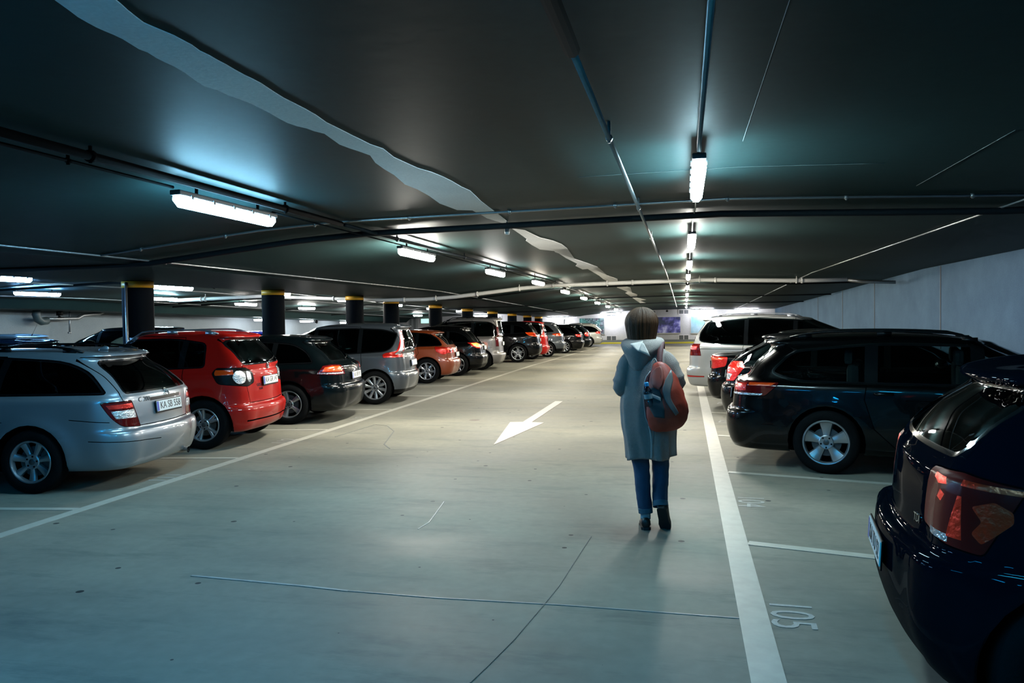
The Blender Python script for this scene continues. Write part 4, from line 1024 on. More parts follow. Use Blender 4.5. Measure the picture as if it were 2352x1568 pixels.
# sensor hanging from the dark cross pipe
p = ony(1165, 533, 9.7); r = empty('ceiling_sensor', (p.x, 9.7, p.z)); tag(r, 'small white cylindrical sensor hanging from the dark cross pipe near the patched joint', 'sensor')
bm = bmesh.new(); lathe(bm, [(.001, -.03), (.026, -.028), (.03, .0)], 18, axis='Z'); bm_link('lens', bm, M_PIPEW, r)
bm = bmesh.new(); lathe(bm, [(.03, 0), (.032, .04), (.012, .045), (.01, ceil(p.x, 9.7)-p.z)], 18, axis='Z'); bm_link('mount', bm, M_FIT, r)
# hydrant pipe group at the far left wall
r = empty('fire_pipe', (-22.6, 31, 2.0)); tag(r, 'grey fire main with thick elbow, valve and drop pipe on the far left wall', 'pipe')
def fp(x, y, Xw=-22.5): q = onx(x, y, Xw); return q-Vector((-22.6, 31, 2.0))
bm = bmesh.new(); tube(bm, [fp(85, 708), fp(83, 722), fp(87, 733), fp(95, 738), fp(108, 736)], .14, 12); bm_link('elbow', bm, mat('dark_green_grey', (.05, .08, .085), .5), r)
bm = bmesh.new(); tube(bm, [fp(106, 732), fp(140, 732), fp(178, 731), fp(190, 724), fp(228, 720), fp(240, 714), fp(280, 708)], .07, 10); bm_link('main_pipe', bm, M_GALV, r)
bm = bmesh.new(); a = fp(137, 718); box(bm, a, (.12, .2, .2)); tube(bm, [fp(137, 732), a], .05, 8); box(bm, a-Vector((0, 0, .18)), (.12, .3, .05)); bm_link('valve', bm, BLK, r)
bm = bmesh.new(); tube(bm, [fp(160, 714), fp(160, 764)], .03, 8); box(bm, fp(160, 764), (.06, .12, .06)); bm_link('drop_pipe', bm, M_GALV, r)
# ------------------------------------------------------------------ pale repair strip on the ceiling
E1 = [(122, -6), (200, 48), (300, 98), (400, 150), (470, 196), (500, 205), (600, 247), (660, 280), (745, 305), (780, 330), (850, 355), (862, 372), (905, 400), (930, 422), (985, 448), (1010, 466), (1050, 481), (1085, 482), (1105, 492), (1118, 500), (1150, 510), (1163, 512)]
E2 = [(1165, 508), (1150, 495), (1130, 480), (1106, 462), (1080, 437), (1040, 416), (1018, 405), (960, 385), (905, 360), (880, 340), (850, 330), (790, 300), (750, 280), (700, 248), (630, 210), (600, 190), (560, 170), (480, 125), (400, 80), (330, 50), (262, -6)]
PT = [E1+E2,
  [(1176, 524), (1205, 528), (1240, 545), (1270, 552), (1290, 560), (1303, 570), (1270, 572), (1275, 578), (1320, 594), (1350, 604), (1372, 612), (1362, 617), (1395, 632), (1418, 640), (1419, 647), (1400, 648), (1385, 640), (1372, 630), (1350, 617), (1338, 618), (1322, 610), (1326, 605), (1300, 592), (1276, 576), (1240, 572), (1222, 562), (1208, 552), (1210, 548), (1195, 537)],
  [(1419, 656), (1440, 658), (1448, 660), (1438, 662), (1452, 672), (1464, 676), (1456, 677), (1462, 683), (1484, 688), (1470, 690), (1488, 697), (1474, 698), (1462, 690), (1448, 680), (1436, 672), (1442, 670), (1428, 664), (1417, 660)]]
def arc_sub(poly, mx=22):
    out = []
    for a, b in zip(poly, poly[1:]+poly[:1]):
        n = max(1, int(math.dist(a, b)/mx)); random.seed(int(a[0]*7+a[1]))
        for k in range(n):
            s_ = k/n; j = 1.6 if k else 0; out.append((a[0]+(b[0]-a[0])*s_+random.uniform(-j, j), a[1]+(b[1]-a[1])*s_+random.uniform(-j, j)))
    return out
from mathutils.geometry import tessellate_polygon
for i, poly in enumerate(PT):
    poly = arc_sub(poly) if i == 0 else poly; pts = [onceil(*q) for q in poly]
    # drape: split at the ceiling folds by cutting with bisect planes
    bm = bmesh.new(); vs = [bm.verts.new((p.x, p.y, 0)) for p in pts]; bm.faces.new(vs)
    bmesh.ops.triangulate(bm, faces=bm.faces[:])
    for x in (-5, -4): bmesh.ops.bisect_plane(bm, geom=bm.verts[:]+bm.edges[:]+bm.faces[:], plane_co=(x, 0, 0), plane_no=(1, 0, 0))
    bmesh.ops.bisect_plane(bm, geom=bm.verts[:]+bm.edges[:]+bm.faces[:], plane_co=(0, 23, 0), plane_no=(0, 1, 0))
    for v in bm.verts: v.co.z = ceil(v.co.x, v.co.y)-.006
    r_ = bmesh.ops.extrude_face_region(bm, geom=bm.faces[:])
    for v in r_['geom']:
        if isinstance(v, bmesh.types.BMVert): v.co.z += .005
    bmesh.ops.recalc_face_normals(bm, faces=bm.faces[:])
    o = bm_link('ceiling_patch', bm, M_PATCH, None, False); tag(o, ['long pale grey repaired strip on the dark ceiling, nearest stretch', 'pale ragged repair patch on the ceiling beyond the dark cross pipe', 'small pale stepped repair patch on the ceiling beyond the white pipe'][i], 'patch', 'pale repair strips on the ceiling')
# ------------------------------------------------------------------ floor paint
def strip(name, pts, w, mt, label, cat='floor marking', group=None, dz=.004):
    bm = bmesh.new(); L_, R_ = [], []
    for i, p in enumerate(pts):
        a = Vector(pts[max(i-1, 0)][:2]); b = Vector(pts[min(i+1, len(pts)-1)][:2]); d = (b-a).normalized(); n = Vector((-d.y, d.x))*w/2
        z = floorz(p[1])+dz; L_.append(bm.verts.new((p[0]+n.x, p[1]+n.y, z))); R_.append(bm.verts.new((p[0]-n.x, p[1]-n.y, z)))
    for i in range(len(pts)-1): bm.faces.new((R_[i], R_[i+1], L_[i+1], L_[i]))
    r_ = bmesh.ops.extrude_face_region(bm, geom=bm.faces[:])
    for v in r_['geom']:
        if isinstance(v, bmesh.types.BMVert): v.co.z -= .003
    bmesh.ops.recalc_face_normals(bm, faces=bm.faces[:])
    o = bm_link(name, bm, mt, None, False); tag(o, label, cat, group); return o
strip('edge_line', [(-5.36, -6), (-5.36, 28), (-5.36, 50)], .12, M_LINE, 'long pale painted line along the tails of the left row of cars')
strip('edge_line', [(.367, -6), (.367, 28), (.367, 44)], .16, M_LINE, 'long pale painted line along the right row of bays beside the woman')
aL, aR = R(188.5), R(-14.5)
LY = [3.5, 6.2, 8.88, 11.41, 14.17, 16.83, 19.55, 22.05, 24.7, 27.32, 29.9, 32.6, 35.2, 37.9, 40.5, 43.2, 45.8]
bl = ['before the silver estate, partly out of frame', 'in front of the silver estate', 'between the silver estate and the red compact', 'between the red compact and the dark hatchback', 'between the dark hatchback and the people carrier', 'under the people carrier', 'in front of the orange hatchback', 'between the orange and black hatchbacks', 'in front of the silver van', 'between the silver van and the black sport utility car', 'beside the black sport utility car']+['far down the left row, bay divider %s' % k for k in ('one', 'two', 'three', 'four', 'five', 'six')]
for y, t in zip(LY, bl):
    x0 = -5.42; strip('bay_line', [(x0, y), (x0+4.9*cos(aL), y+4.9*sin(aL))], .09, M_LINE, 'thin pale bay line '+t, group='left bay lines')
RY = [.6, 3.35, 6.08, 8.83, 11.53, 14.3, 17.18, 20., 22.8, 25.6, 28.4]
br = ['beside the camera', 'under the midnight blue car', 'in front of bay number 105', 'in front of the black estate above number 104', 'behind the black estate', 'by the black saloon', 'by the pale people carrier', 'beyond the pale people carrier, first', 'beyond the pale people carrier, second', 'beyond the pale people carrier, third', 'beyond the pale people carrier, fourth']
for y, t in zip(RY, br):
    x0 = .45; strip('bay_line', [(x0, y), (x0+5.2*cos(aR), y+5.2*sin(aR))], .10, M_LINE, 'pale bay line on the right '+t, group='right bay lines')
# arrow pointing towards the camera
A_ = [onz(*q, .004) for q in ((1258, 921), (1290, 922), (1217, 969), (1240, 971), (1131, 1021), (1166, 971), (1193, 971))]
A_ = [(-2.565, 15.9), (-2.41, 15.9), (-2.43, 12.65), (-2.22, 12.6), (-2.50, 10.28), (-2.78, 12.6), (-2.58, 12.65)]
bm = bmesh.new(); vs = [bm.verts.new((x, y, .006)) for x, y in A_]; f = bm.faces.new(vs[::-1]); r_ = bmesh.ops.extrude_face_region(bm, geom=[f])
for v in r_['geom']:
    if isinstance(v, bmesh.types.BMVert): v.co.z -= .004
bmesh.ops.recalc_face_normals(bm, faces=bm.faces[:]); o = bm_link('floor_arrow', bm, M_LINE2, None, False); tag(o, 'painted arrow on the lane floor pointing towards the camera', 'floor marking')
def num(s_, c, tip, size, label):
    # tip: angle of the glyph tops, text reads to its right
    me = text_mesh(s_, size, .0004, sx=.86); me.materials.append(M_NUM)
    o = link('bay_number', me); o.location = (c[0], c[1], floorz(c[1])+.002); o.rotation_euler = (0, 0, tip-pi/2); tag(o, label, 'floor number')
p = onz(1722, 1152, 0); num('104', p, R(-3), .34, 'painted bay number 104 on the floor beside the right edge line')
p = onz(1814, 1412, 0); num('105', p, R(-3), .34, 'painted bay number 105 on the floor near the bottom right')
for i, q in enumerate([(1665, 975-8), (1660, 925)]): p = onz(*q, 0); num(['103', '102'][i], p, R(-8), .3, 'worn painted bay number %s on the right floor, %s' % (['103', '102'][i], ['beside the black estate', 'beyond the black estate'][i]))
for s_, q in (('111', (385, 1097)), ('112', (655, 1013)), ('113', (825, 961))): p = onz(*q, 0); num(s_, p, R(180), .34, 'painted bay number %s beside the left edge line, '%s_+{'111': 'by the silver estate', '112': 'by the red compact', '113': 'by the dark hatchback'}[s_])
# joints, scratches and streaks in the coating
def joint(pix, w, label, mt=M_JOINT):
    strip('floor_joint', [tuple(onz(*q, 0))[:2] for q in pix], w, mt, label, 'floor joint', dz=.0035)
joint([(1358, 1232), (1320, 1290), (1285, 1345), (1240, 1400), (1180, 1470), (1120, 1530), (1080, 1568)], .005, 'thin dark crack running down the foreground floor below the woman')
M_SCUFF = mat('pale_scuff', (.30, .315, .30), .5, noise_amt=.5, noise_scale=14)
joint([(440, 1322), (560, 1333), (700, 1346), (800, 1357)], .022, 'pale scuffed joint across the foreground floor, brighter left stretch', M_SCUFF)
joint([(800, 1357), (1000, 1373), (1300, 1390), (1700, 1420)], .010, 'faint joint across the foreground floor, right stretch', M_SCUFF)
joint([(770, 1003), (862, 975), (890, 978), (905, 990), (890, 1010), (882, 1020), (895, 1030)], .016, 'dark wavy crack repair on the lane near the dark hatchback')
joint([(1020, 1152), (1000, 1180), (985, 1200), (960, 1215)], .008, 'short pale scratch on the lane floor', M_SCUFF)
bm = bmesh.new(); p = onz(1090, 965, 0); bmesh.ops.create_circle(bm, cap_ends=True, radius=.09, segments=20, matrix=Matrix.Translation((p.x, p.y, .0045))); o = bm_link('floor_cover', bm, mat('drain_brown', (.12, .08, .06), .6), None, False); tag(o, 'small brown round cover in the lane floor left of the arrow', 'floor cover')
# ------------------------------------------------------------------ end wall furniture
def onend(x, y): return ony(x, y, YE)
def wrect(name, x0, y0, x1, y1, mt, parent=None, d=.03, label=None, cat=None, group=None, Y=YE-.0):
    a = ony(x0, y0, Y); b = ony(x1, y1, Y); bm = bmesh.new()
    box(bm, ((a.x+b.x)/2, Y-d/2, (a.z+b.z)/2), (abs(b.x-a.x), d, abs(a.z-b.z))); o = bm_link(name, bm, mt, parent, False)
    if label: tag(o, label, cat, group)
    return o
def poster_mat(name, kind):
    mt = bpy.data.materials.new(name); mt.use_nodes = True; nt = mt.node_tree; L = nt.links; b = nt.nodes['Principled BSDF']; N = nt.nodes.new
    tc = N('ShaderNodeTexCoord'); mp = N('ShaderNodeMapping'); L.new(tc.outputs['Object'], mp.inputs[0]); b.inputs['Roughness'].default_value = .5
    if kind == 'windows':
        mp.inputs['Rotation'].default_value = (R(90), 0, 0)
        br_ = N('ShaderNodeTexBrick'); br_.inputs['Scale'].default_value = 9; br_.inputs['Color1'].default_value = (.22, .36, .38, 1); br_.inputs['Color2'].default_value = (.003, .02, .03, 1); br_.inputs['Bias'].default_value = .3
        br_.inputs['Mortar'].default_value = (.002, .015, .022, 1); br_.inputs['Mortar Size'].default_value = .11; br_.offset = 0; br_.inputs['Brick Width'].default_value = .9; br_.inputs['Row Height'].default_value = .85
        L.new(mp.outputs[0], br_.inputs['Vector'])
        v = N('ShaderNodeTexNoise'); v.inputs['Scale'].default_value = 1.2; L.new(tc.outputs['Object'], v.inputs['Vector'])
        cr = N('ShaderNodeValToRGB'); e = cr.color_ramp.elements; e[0].position = .35; e[0].color = (.0, .09, .07, 1); e[1].position = .6; e[1].color = (.05, .012, .03, 1)
        L.new(v.outputs['Fac'], cr.inputs[0]); mx = N('ShaderNodeMix'); mx.data_type = 'RGBA'; mx.blend_type = 'ADD'; mx.inputs[0].default_value = 1; L.new(br_.outputs['Color'], mx.inputs[6]); L.new(cr.outputs[0], mx.inputs[7]); L.new(mx.outputs[2], b.inputs['Base Color'])
    else:
        n = N('ShaderNodeTexNoise'); n.inputs['Scale'].default_value = 1.6; n.inputs['Detail'].default_value = 6; L.new(tc.outputs['Object'], n.inputs['Vector'])
        cr = N('ShaderNodeValToRGB'); e = cr.color_ramp.elements
        cs = [(.3, (.01, .04, .06)), (.45, (.015, .02, .09)), (.55, (.10, .10, .35)), (.68, (.5, .5, .75))] if kind == 'night' else [(.3, (.08, .24, .32)), (.7, (.30, .42, .50))]
        e[0].position = cs[0][0]; e[0].color = (*cs[0][1], 1); e[1].position = cs[-1][0]; e[1].color = (*cs[-1][1], 1)
        for p_, c_ in cs[1:-1]: q = e.new(p_); q.color = (*c_, 1)
        L.new(n.outputs['Fac'], cr.inputs[0]); L.new(cr.outputs[0], b.inputs['Base Color'])
    return mt
FRM = mat('poster_frame', (.55, .56, .56), .4, .4)
def poster(x0, y0, x1, y1, mt, label):
    a = ony(x0, y0, YE); b = ony(x1, y1, YE); r = empty('poster', ((a.x+b.x)/2, YE-.03, (a.z+b.z)/2)); tag(r, label, 'poster')
    bm = bmesh.new(); w, h = abs(b.x-a.x), abs(a.z-b.z); box(bm, (0, .0, 0), (w, .02, h)); bm_link('print', bm, mt, r, False)
    bm = bmesh.new()
    for sx in (1, -1): box(bm, (sx*(w/2+.02), .0, 0), (.05, .05, h+.09)); box(bm, (0, .0, sx*(h/2+.02)), (w-.012, .05, .05))
    bm_link('frame', bm, FRM, r, False)
poster(1331, 731, 1388, 767, poster_mat('poster_windows', 'windows'), 'dark green poster of a facade with rows of lit windows on the end wall')
poster(1503, 728, 1563, 764, poster_mat('poster_night', 'night'), 'blue and violet poster of a night scene on the end wall right of the woman')
poster(1587, 726, 1640, 764, poster_mat('poster_pale', 'pale'), 'pale blue poster on the end wall beside the pale people carrier')
poster(712, 727, 750, 747, poster_mat('poster_green', 'pale'), 'pale green picture high on the bright wall behind the second column') if False else None
VD = mat('vent_dark', (.035, .04, .045), .5); VM = mat('vent_mid', (.09, .105, .115), .5); SLT = mat('vent_slat', (.13, .145, .15), .5); VF = mat('vent_frame', (.7, .7, .7), .5)
def vent(x0, y0, x1, y1, label, mt=VM):
    a = ony(x0, y0, YE); b = ony(x1, y1, YE); cx_, cz = (a.x+b.x)/2, (a.z+b.z)/2; w, h = abs(b.x-a.x), abs(a.z-b.z)
    r = empty('wall_vent', (cx_, YE-.02, cz)); tag(r, label, 'vent', 'vents in the end wall')
    bm = bmesh.new(); box(bm, (0, .0, 0), (w, .02, h)); bm_link('backing', bm, mt, r, False)
    bm = bmesh.new()
    for sx in (1, -1): box(bm, (sx*w/2, -.01, 0), (.05, .05, h+.05)); box(bm, (0, -.01, sx*h/2), (w-.052, .05, .05))
    box(bm, (0, -.01, 0), (.05, .05, h-.052)); bm_link('frame', bm, VF, r, False)
    bm = bmesh.new()
    for k in range(5): box(bm, (0, -.012, -h/2+h*(k+.5)/5), (w, .02, .02))
    bm_link('slats', bm, SLT, r, False)
vent(1304, 718, 1325, 728, 'upper wall vent left of the green poster')
vent(1393, 716, 1415, 726, 'upper wall vent right of the green poster')
vent(1393, 771, 1416, 782, 'lower wall vent right of the green poster')
vent(1484, 713, 1506, 724, 'dark upper wall vent just right of the woman\'s head', VD)
vent(1559, 711, 1582, 721, 'upper wall vent above the violet poster')
vent(1559, 769, 1582, 780, 'lower wall vent below the violet poster')
vent(1138, 726, 1152, 734, 'small wall vent between the far columns')
# exit sign and door at the left end
r = empty('exit_sign', tuple(ony(976, 737, YE-.3))); tag(r, 'green lit exit sign beside the fifth column', 'sign')
bm = bmesh.new(); box(bm, (0, 0, 0), (.62, .08, .34), bev=.02); bm_link('lit_panel', bm, emis('exit_green', (.45, 1., .8), 1.1), r, False)
bm = bmesh.new(); box(bm, (0, .03, .02), (.68, .06, .40)); bm_link('casing', bm, FRM, r, False)
d = wrect('door_1', 938, 722, 960, 772, mat('door_grey', (.33, .36, .37), .5), d=.06, Y=YE); tag(d, kind='structure')
for j, (x0, x1) in enumerate(((941, 946), (950, 956))): wrect('door_panel', x0, 728, x1, 770, mat('door_panel_grey', (.16, .18, .19), .5), d, d=.09)
# pipe at the end wall left of the green poster
pipe('wall_pipe', [ony(1296, 713, YE-.1), ony(1296, 750, YE-.1)], .04, M_GALV, 'vertical pipe on the end wall left of the green poster')
for i, (x, y) in enumerate(((1283, 719), (1532, 711), (1607, 711))):
    p = ony(x, y, YE-.6); z = ceil(p.x, YE-.6); bm = bmesh.new(); tube(bm, [(p.x, YE-.6, z), (p.x, YE-.6, z-.08)], .02, 8); box(bm, (p.x, YE-.6, z-.12), (.16, .2, .12), bev=.02)
    o = bm_link('wall_camera', bm, BLK); tag(o, 'small dark box hanging before the end wall, '+['left of the green poster', 'above the violet poster', 'above the pale blue poster'][i], 'fixture')
# ------------------------------------------------------------------ world
w = bpy.data.worlds.new('world'); S.world = w; w.use_nodes = True
w.node_tree.nodes['Background'].inputs[0].default_value = (.0, .02, .03, 1); w.node_tree.nodes['Background'].inputs[1].default_value = .1
S.cycles.use_denoising = True
S.cycles.max_bounces = 5; S.cycles.diffuse_bounces = 1; S.cycles.glossy_bounces = 3; S.cycles.transparent_max_bounces = 8
S.cycles.sample_clamp_indirect = 4.0; S.cycles.caustics_reflective = False; S.cycles.caustics_refractive = False
S.cycles.use_light_tree = True
S.cycles.use_adaptive_sampling = True; S.cycles.adaptive_threshold = .035; S.cycles.adaptive_min_samples = 16
# fine pale joints in the ceiling slab
M_CJ = mat('ceiling_joint_filler', (.09, .115, .12), .7, noise_amt=.5, noise_scale=5)
for pts_, t_ in (([(.42, .5), (.42, 6.0)], 'thin pale joint along the ceiling ridge right of the nearest ridge lamp'), ([(-.9, 7.0), (.2, 7.02), (1.6, 7.0)], 'short pale joint crossing the ceiling by the nearest ridge lamp'), ([(2.15, 5.9), (2.15, 8.2)], 'short pale joint in the ceiling well right of the nearest ridge lamp')):
    bm = bmesh.new(); q_ = []
    for (xa, ya), (xb, yb) in zip(pts_, pts_[1:]):
        for k in range(9): x_, y_ = xa+(xb-xa)*k/8, ya+(yb-ya)*k/8; q_.append((x_, y_, ceil(x_, y_)-.002)) if not q_ or q_[-1][:2] != (x_, y_) else None
    tube(bm, q_, .0025, 6); o = bm_link('ceiling_joint', bm, M_CJ); tag(o, t_, 'joint')
# ------------------------------------------------------------------ the walking woman
WX, WY = -.295, 6.40
M_SKIN = mat('skin', (.55, .33, .24), .5, noise_amt=.05)
M_COAT = mat('coat_wool', (.40, .295, .26), .95, noise_amt=.12, noise_scale=45, bump=.5, bump_scale=160, spec=.2)
M_LIN = mat('hood_lining', (.85, .66, .58), .85, noise_amt=.08, bump=.2, bump_scale=120, spec=.2)
M_HAIR = mat('hair_brown', (.085, .030, .011), .6, noise_amt=.4, noise_scale=30, spec=.15)
M_JEAN = mat('denim', (.026, .065, .13), .85, noise_amt=.35, noise_scale=14, bump=.3, bump_scale=150)
M_CUFF = mat('denim_cuff', (.07, .14, .19), .85, noise_amt=.15, bump=.2)
M_SOCK = mat('pale_sock', (.35, .42, .45), .9)
M_SHOE = mat('shoe_leather', (.030, .016, .012), .42, noise_amt=.2)
M_SOLE = mat('shoe_sole', (.02, .014, .012), .7)
M_BAGR = mat('bag_orange_red', (.42, .028, .004), .62, noise_amt=.12, bump=.25, bump_scale=35)
M_BAGD = mat('bag_dark_red', (.11, .008, .008), .7, noise_amt=.1, bump=.2)
M_BAGG = mat('bag_grey_panel', (.17, .135, .125), .6, noise_amt=.1)
M_WEB = mat('webbing_grey', (.42, .36, .34), .7)
M_BCAP = mat('bottle_cap_blue', (.03, .32, .62), .4)
M_BOT = glassmat('bottle_clear', (.55, .62, .66), rough=.08)
# hair strands: stretch the noise downwards
nt = M_HAIR.node_tree; mp = nt.nodes.new('ShaderNodeMapping'); mp.inputs['Scale'].default_value = (9, 9, .6)
tcn = [n for n in nt.nodes if n.type == 'TEX_COORD'][0]; nn = [n for n in nt.nodes if n.type == 'TEX_NOISE'][0]
nt.links.new(tcn.outputs['Object'], mp.inputs[0]); nt.links.new(mp.outputs[0], nn.inputs['Vector'])
bp = nt.nodes.new('ShaderNodeBump'); bp.inputs['Strength'].default_value = .6; bp.inputs['Distance'].default_value = .01
nt.links.new(nn.outputs['Fac'], bp.inputs['Height']); nt.links.new(bp.outputs[0], nt.nodes['Principled BSDF'].inputs['Normal'])
wo = empty('person', (WX, WY, 0)); tag(wo, 'woman with brown bob walking away in a long grey hooded coat and blue jeans', 'person')
def skin_obj(name, chains, parent, m_, sub=2, root=None):
    vs, es, rs, idx = [], [], [], {}
    for ch in chains:
        prev = None
        for p, r_ in ch:
            k = tuple(round(c, 4) for c in p)
            if k not in idx: idx[k] = len(vs); vs.append(p); rs.append(r_)
            if prev is not None and prev != idx[k]: es.append((prev, idx[k]))
            prev = idx[k]
    me = bpy.data.meshes.new(name); me.from_pydata(vs, es, []); o = link(name, me, parent)
    sk = o.modifiers.new('s', 'SKIN'); sk.use_smooth_shade = True
    for i, r_ in enumerate(rs):
        d = me.skin_vertices[0].data[i]; d.radius = (r_, r_) if not isinstance(r_, tuple) else r_; d.use_root = (i == 0)
    sb = o.modifiers.new('u', 'SUBSURF'); sb.levels = sub; sb.render_levels = sub
    bake(o); o.data.materials.clear(); o.data.materials.append(m_)
    for p in o.data.polygons: p.use_smooth = True
    return o
# body: pelvis first, one graph for trunk, legs, arms, and fingers
pel = (0., .0, .90)
def leg(sx, hip, knee, ank, heel, ball, toe): return [(pel, .10), (hip, .085), (tuple((a+b)/2 for a, b in zip(hip, knee)), .07), (knee, .05), (tuple((a*.6+b*.4) for a, b in zip(knee, ank)), .046), (ank, .032), (ball, .03), (toe, .018)]
Lk = leg(-1, (-.09, 0, .86), (-.055, .035, .48), (-.02, -.02, .09), None, (-.03, .08, .04), (-.035, .14, .03))
Rk = leg(1, (.085, 0, .86), (.085, .10, .48), (.105, -.05, .20), None, (.135, -.03, .085), (.15, .01, .05))
trunk = [(pel, .10), ((0, .01, 1.02), .10), ((0, .02, 1.18), .105), ((0, .03, 1.32), .10), ((0, .035, 1.41), .06), ((0, .05, 1.48), .05), ((0, .06, 1.53), .05)]
def arm(s_, el, wr_): return [((0, .03, 1.32), .10), (s_, .045), (tuple((a+b)/2 for a, b in zip(s_, el)), .045), (el, .038), (tuple((a+b)/2 for a, b in zip(el, wr_)), .034), (wr_, .024)]
La = arm((-.135, .03, 1.36), (-.235, -.02, 1.10), (-.13, .20, 1.12)); Ra_ = arm((.135, .03, 1.36), (.265, -.01, 1.13), (.14, .22, 1.15))
chains = [trunk, Lk, Rk, La, Ra_]
for wr_, sx in (((-.13, .20, 1.12), 1), ((.14, .22, 1.15), -1)):
    w_ = Vector(wr_); pm_ = w_+Vector((sx*.05, .045, .0)); chains.append([(wr_, .024), (tuple(pm_), .03)])
    for k, ln in enumerate((.065, .075, .07, .055)):
        b_ = pm_+Vector((sx*.015, .02, .026-.018*k)); m1 = b_+Vector((sx*ln*.5, ln*.4, 0)); m2 = m1+Vector((sx*ln*.55, -.004, -.004))
        chains.append([(tuple(pm_), .03), (tuple(b_), .0095), (tuple(m1), .0085), (tuple(m2), .0075)])
    t1 = w_+Vector((sx*.03, .02, .035)); chains.append([(wr_, .024), (tuple(t1), .011), (tuple(t1+Vector((sx*.04, .02, .012))), .009)])
body = skin_obj('body', chains, wo, M_SKIN, 1)
# head joined into the body mesh
bm = bmesh.new(); bm.from_mesh(body.data); hc = Vector((-.06, .075, 1.625))
hc.x = -.045
ret = bmesh.ops.create_uvsphere(bm, u_segments=28, v_segments=20, radius=1)
for v in ret['verts']:
    x, y, z = v.co
    w_ = .074*(1-.22*max(0, -z)*max(0, y+.2)); q = Vector((x*w_, y*.094, z*.113))
    if y > .2: q.z -= .012*(y-.2)*(1 if z < 0 else 0)
    if y > .75 and abs(x) < .25 and -.35 < z < .15: q.y += .018*(1-abs(x)/.25)*(.4-abs(z+.1))/.4*1.6
    if y > .5 and abs(abs(x)-.38) < .18 and abs(z-.08) < .14: q.y -= .008
    if y > .5 and abs(x) < .4 and abs(z+.52) < .1: q.y += .004
    v.co = q+hc
for sx in (-1, 1):
    rr_ = bmesh.ops.create_uvsphere(bm, u_segments=10, v_segments=8, radius=1)
    for v in rr_['verts']: v.co = Vector((hc.x+sx*.074+v.co.x*.010, hc.y-.005+v.co.y*.018, hc.z-.005+v.co.z*.03))
tube(bm, [(0, .045, 1.46), (hc.x*.6, .06, 1.53), (hc.x, .068, 1.60)], [.05, .048, .05], 14)
bm.to_mesh(body.data); bm.free()
rm = body.modifiers.new('r', 'REMESH'); rm.mode = 'VOXEL'; rm.voxel_size = .0062; rm.use_smooth_shade = True
sm = body.modifiers.new('s', 'SMOOTH'); sm.iterations = 3; bake(body); body.data.materials.clear(); body.data.materials.append(M_SKIN)
for sx in (-1, 1):
    bm = bmesh.new(); bmesh.ops.create_uvsphere(bm, u_segments=10, v_segments=8, radius=.011); bmesh.ops.translate(bm, verts=bm.verts[:], vec=(hc.x+sx*.03, hc.y+.083, hc.z+.01)); bm_link('eye', bm, mat('eye_white', (.7, .7, .7), .3), wo)
bm = bmesh.new(); tube(bm, [(hc.x-.025, hc.y+.084, hc.z-.056), (hc.x, hc.y+.092, hc.z-.058), (hc.x+.025, hc.y+.084, hc.z-.056)], [.003, .006, .003], 8); bm_link('mouth', bm, mat('lips', (.42, .14, .12), .5), wo)
def loft(bm, rings, n=40, mi=0, fn=None, cap=True, closed=True):
    rows = []
    for k, (cx_, cy_, cz, rx_, ry_) in enumerate(rings):
        row = []
        for i in range(n):
            a = 2*pi*i/n; p = Vector((cx_+rx_*cos(a), cy_+ry_*sin(a), cz))
            if fn: p = fn(p, a, k/(len(rings)-1))
            row.append(bm.verts.new(p))
        rows.append(row)
    for a, b in zip(rows, rows[1:]):
        for i in range(n):
            f = bm.faces.new((a[i], a[(i+1) % n], b[(i+1) % n], b[i])); f.material_index = mi
    if cap:
        bm.faces.new(rows[0][::-1]).material_index = mi; bm.faces.new(rows[-1]).material_index = mi
    return rows
def fine(rings, n):
    A = np.array(rings, float); t = np.concatenate([[0], np.cumsum(np.linalg.norm(np.diff(A, axis=0), axis=1)+1e-4)]); return pchip(t, A, np.linspace(0, t[-1]-1e-9, n))
def solid(o, th, off=-1):
    md = o.modifiers.new('t', 'SOLIDIFY'); md.thickness = th; md.offset = off; bake(o); return o
# coat trunk (rings from hem to collar); x is picture left/right
CR = [(.020, .0, .565, .190, .150), (.018, .0, .62, .194, .152), (.012, .0, .72, .204, .155), (.005, .0, .84, .218, .155), (.0, .0, .95, .218, .150), (-.004, .005, 1.06, .205, .140), (-.004, .01, 1.18, .196, .132), (-.004, .02, 1.29, .196, .126), (-.004, .03, 1.37, .185, .110), (-.006, .035, 1.42, .150, .092), (-.012, .045, 1.46, .105, .080), (-.02, .05, 1.495, .075, .070), (-.022, .052, 1.52, .070, .066)]
def coatfn(p, a, t):
    w_ = (1-t)**1.5
    d = .010*sin(a*5+.8)*w_+.006*sin(a*11+2+t*3)*w_+.004*noise.noise(Vector((p.x*9, p.y*9, p.z*5)))
    rr_ = Vector((p.x, p.y-.01, 0)); rr_.normalize()
    p = p+rr_*d*1.6
    if t < .08: p.z += .012*sin(a*3+1)*(.08-t)/.08 + .012*cos(a)
    return p
bm = bmesh.new(); loft(bm, fine(CR, 46), 72, 0, coatfn, cap=False)
coat = bm_link('coat', bm, M_COAT, wo); solid(coat, .008)
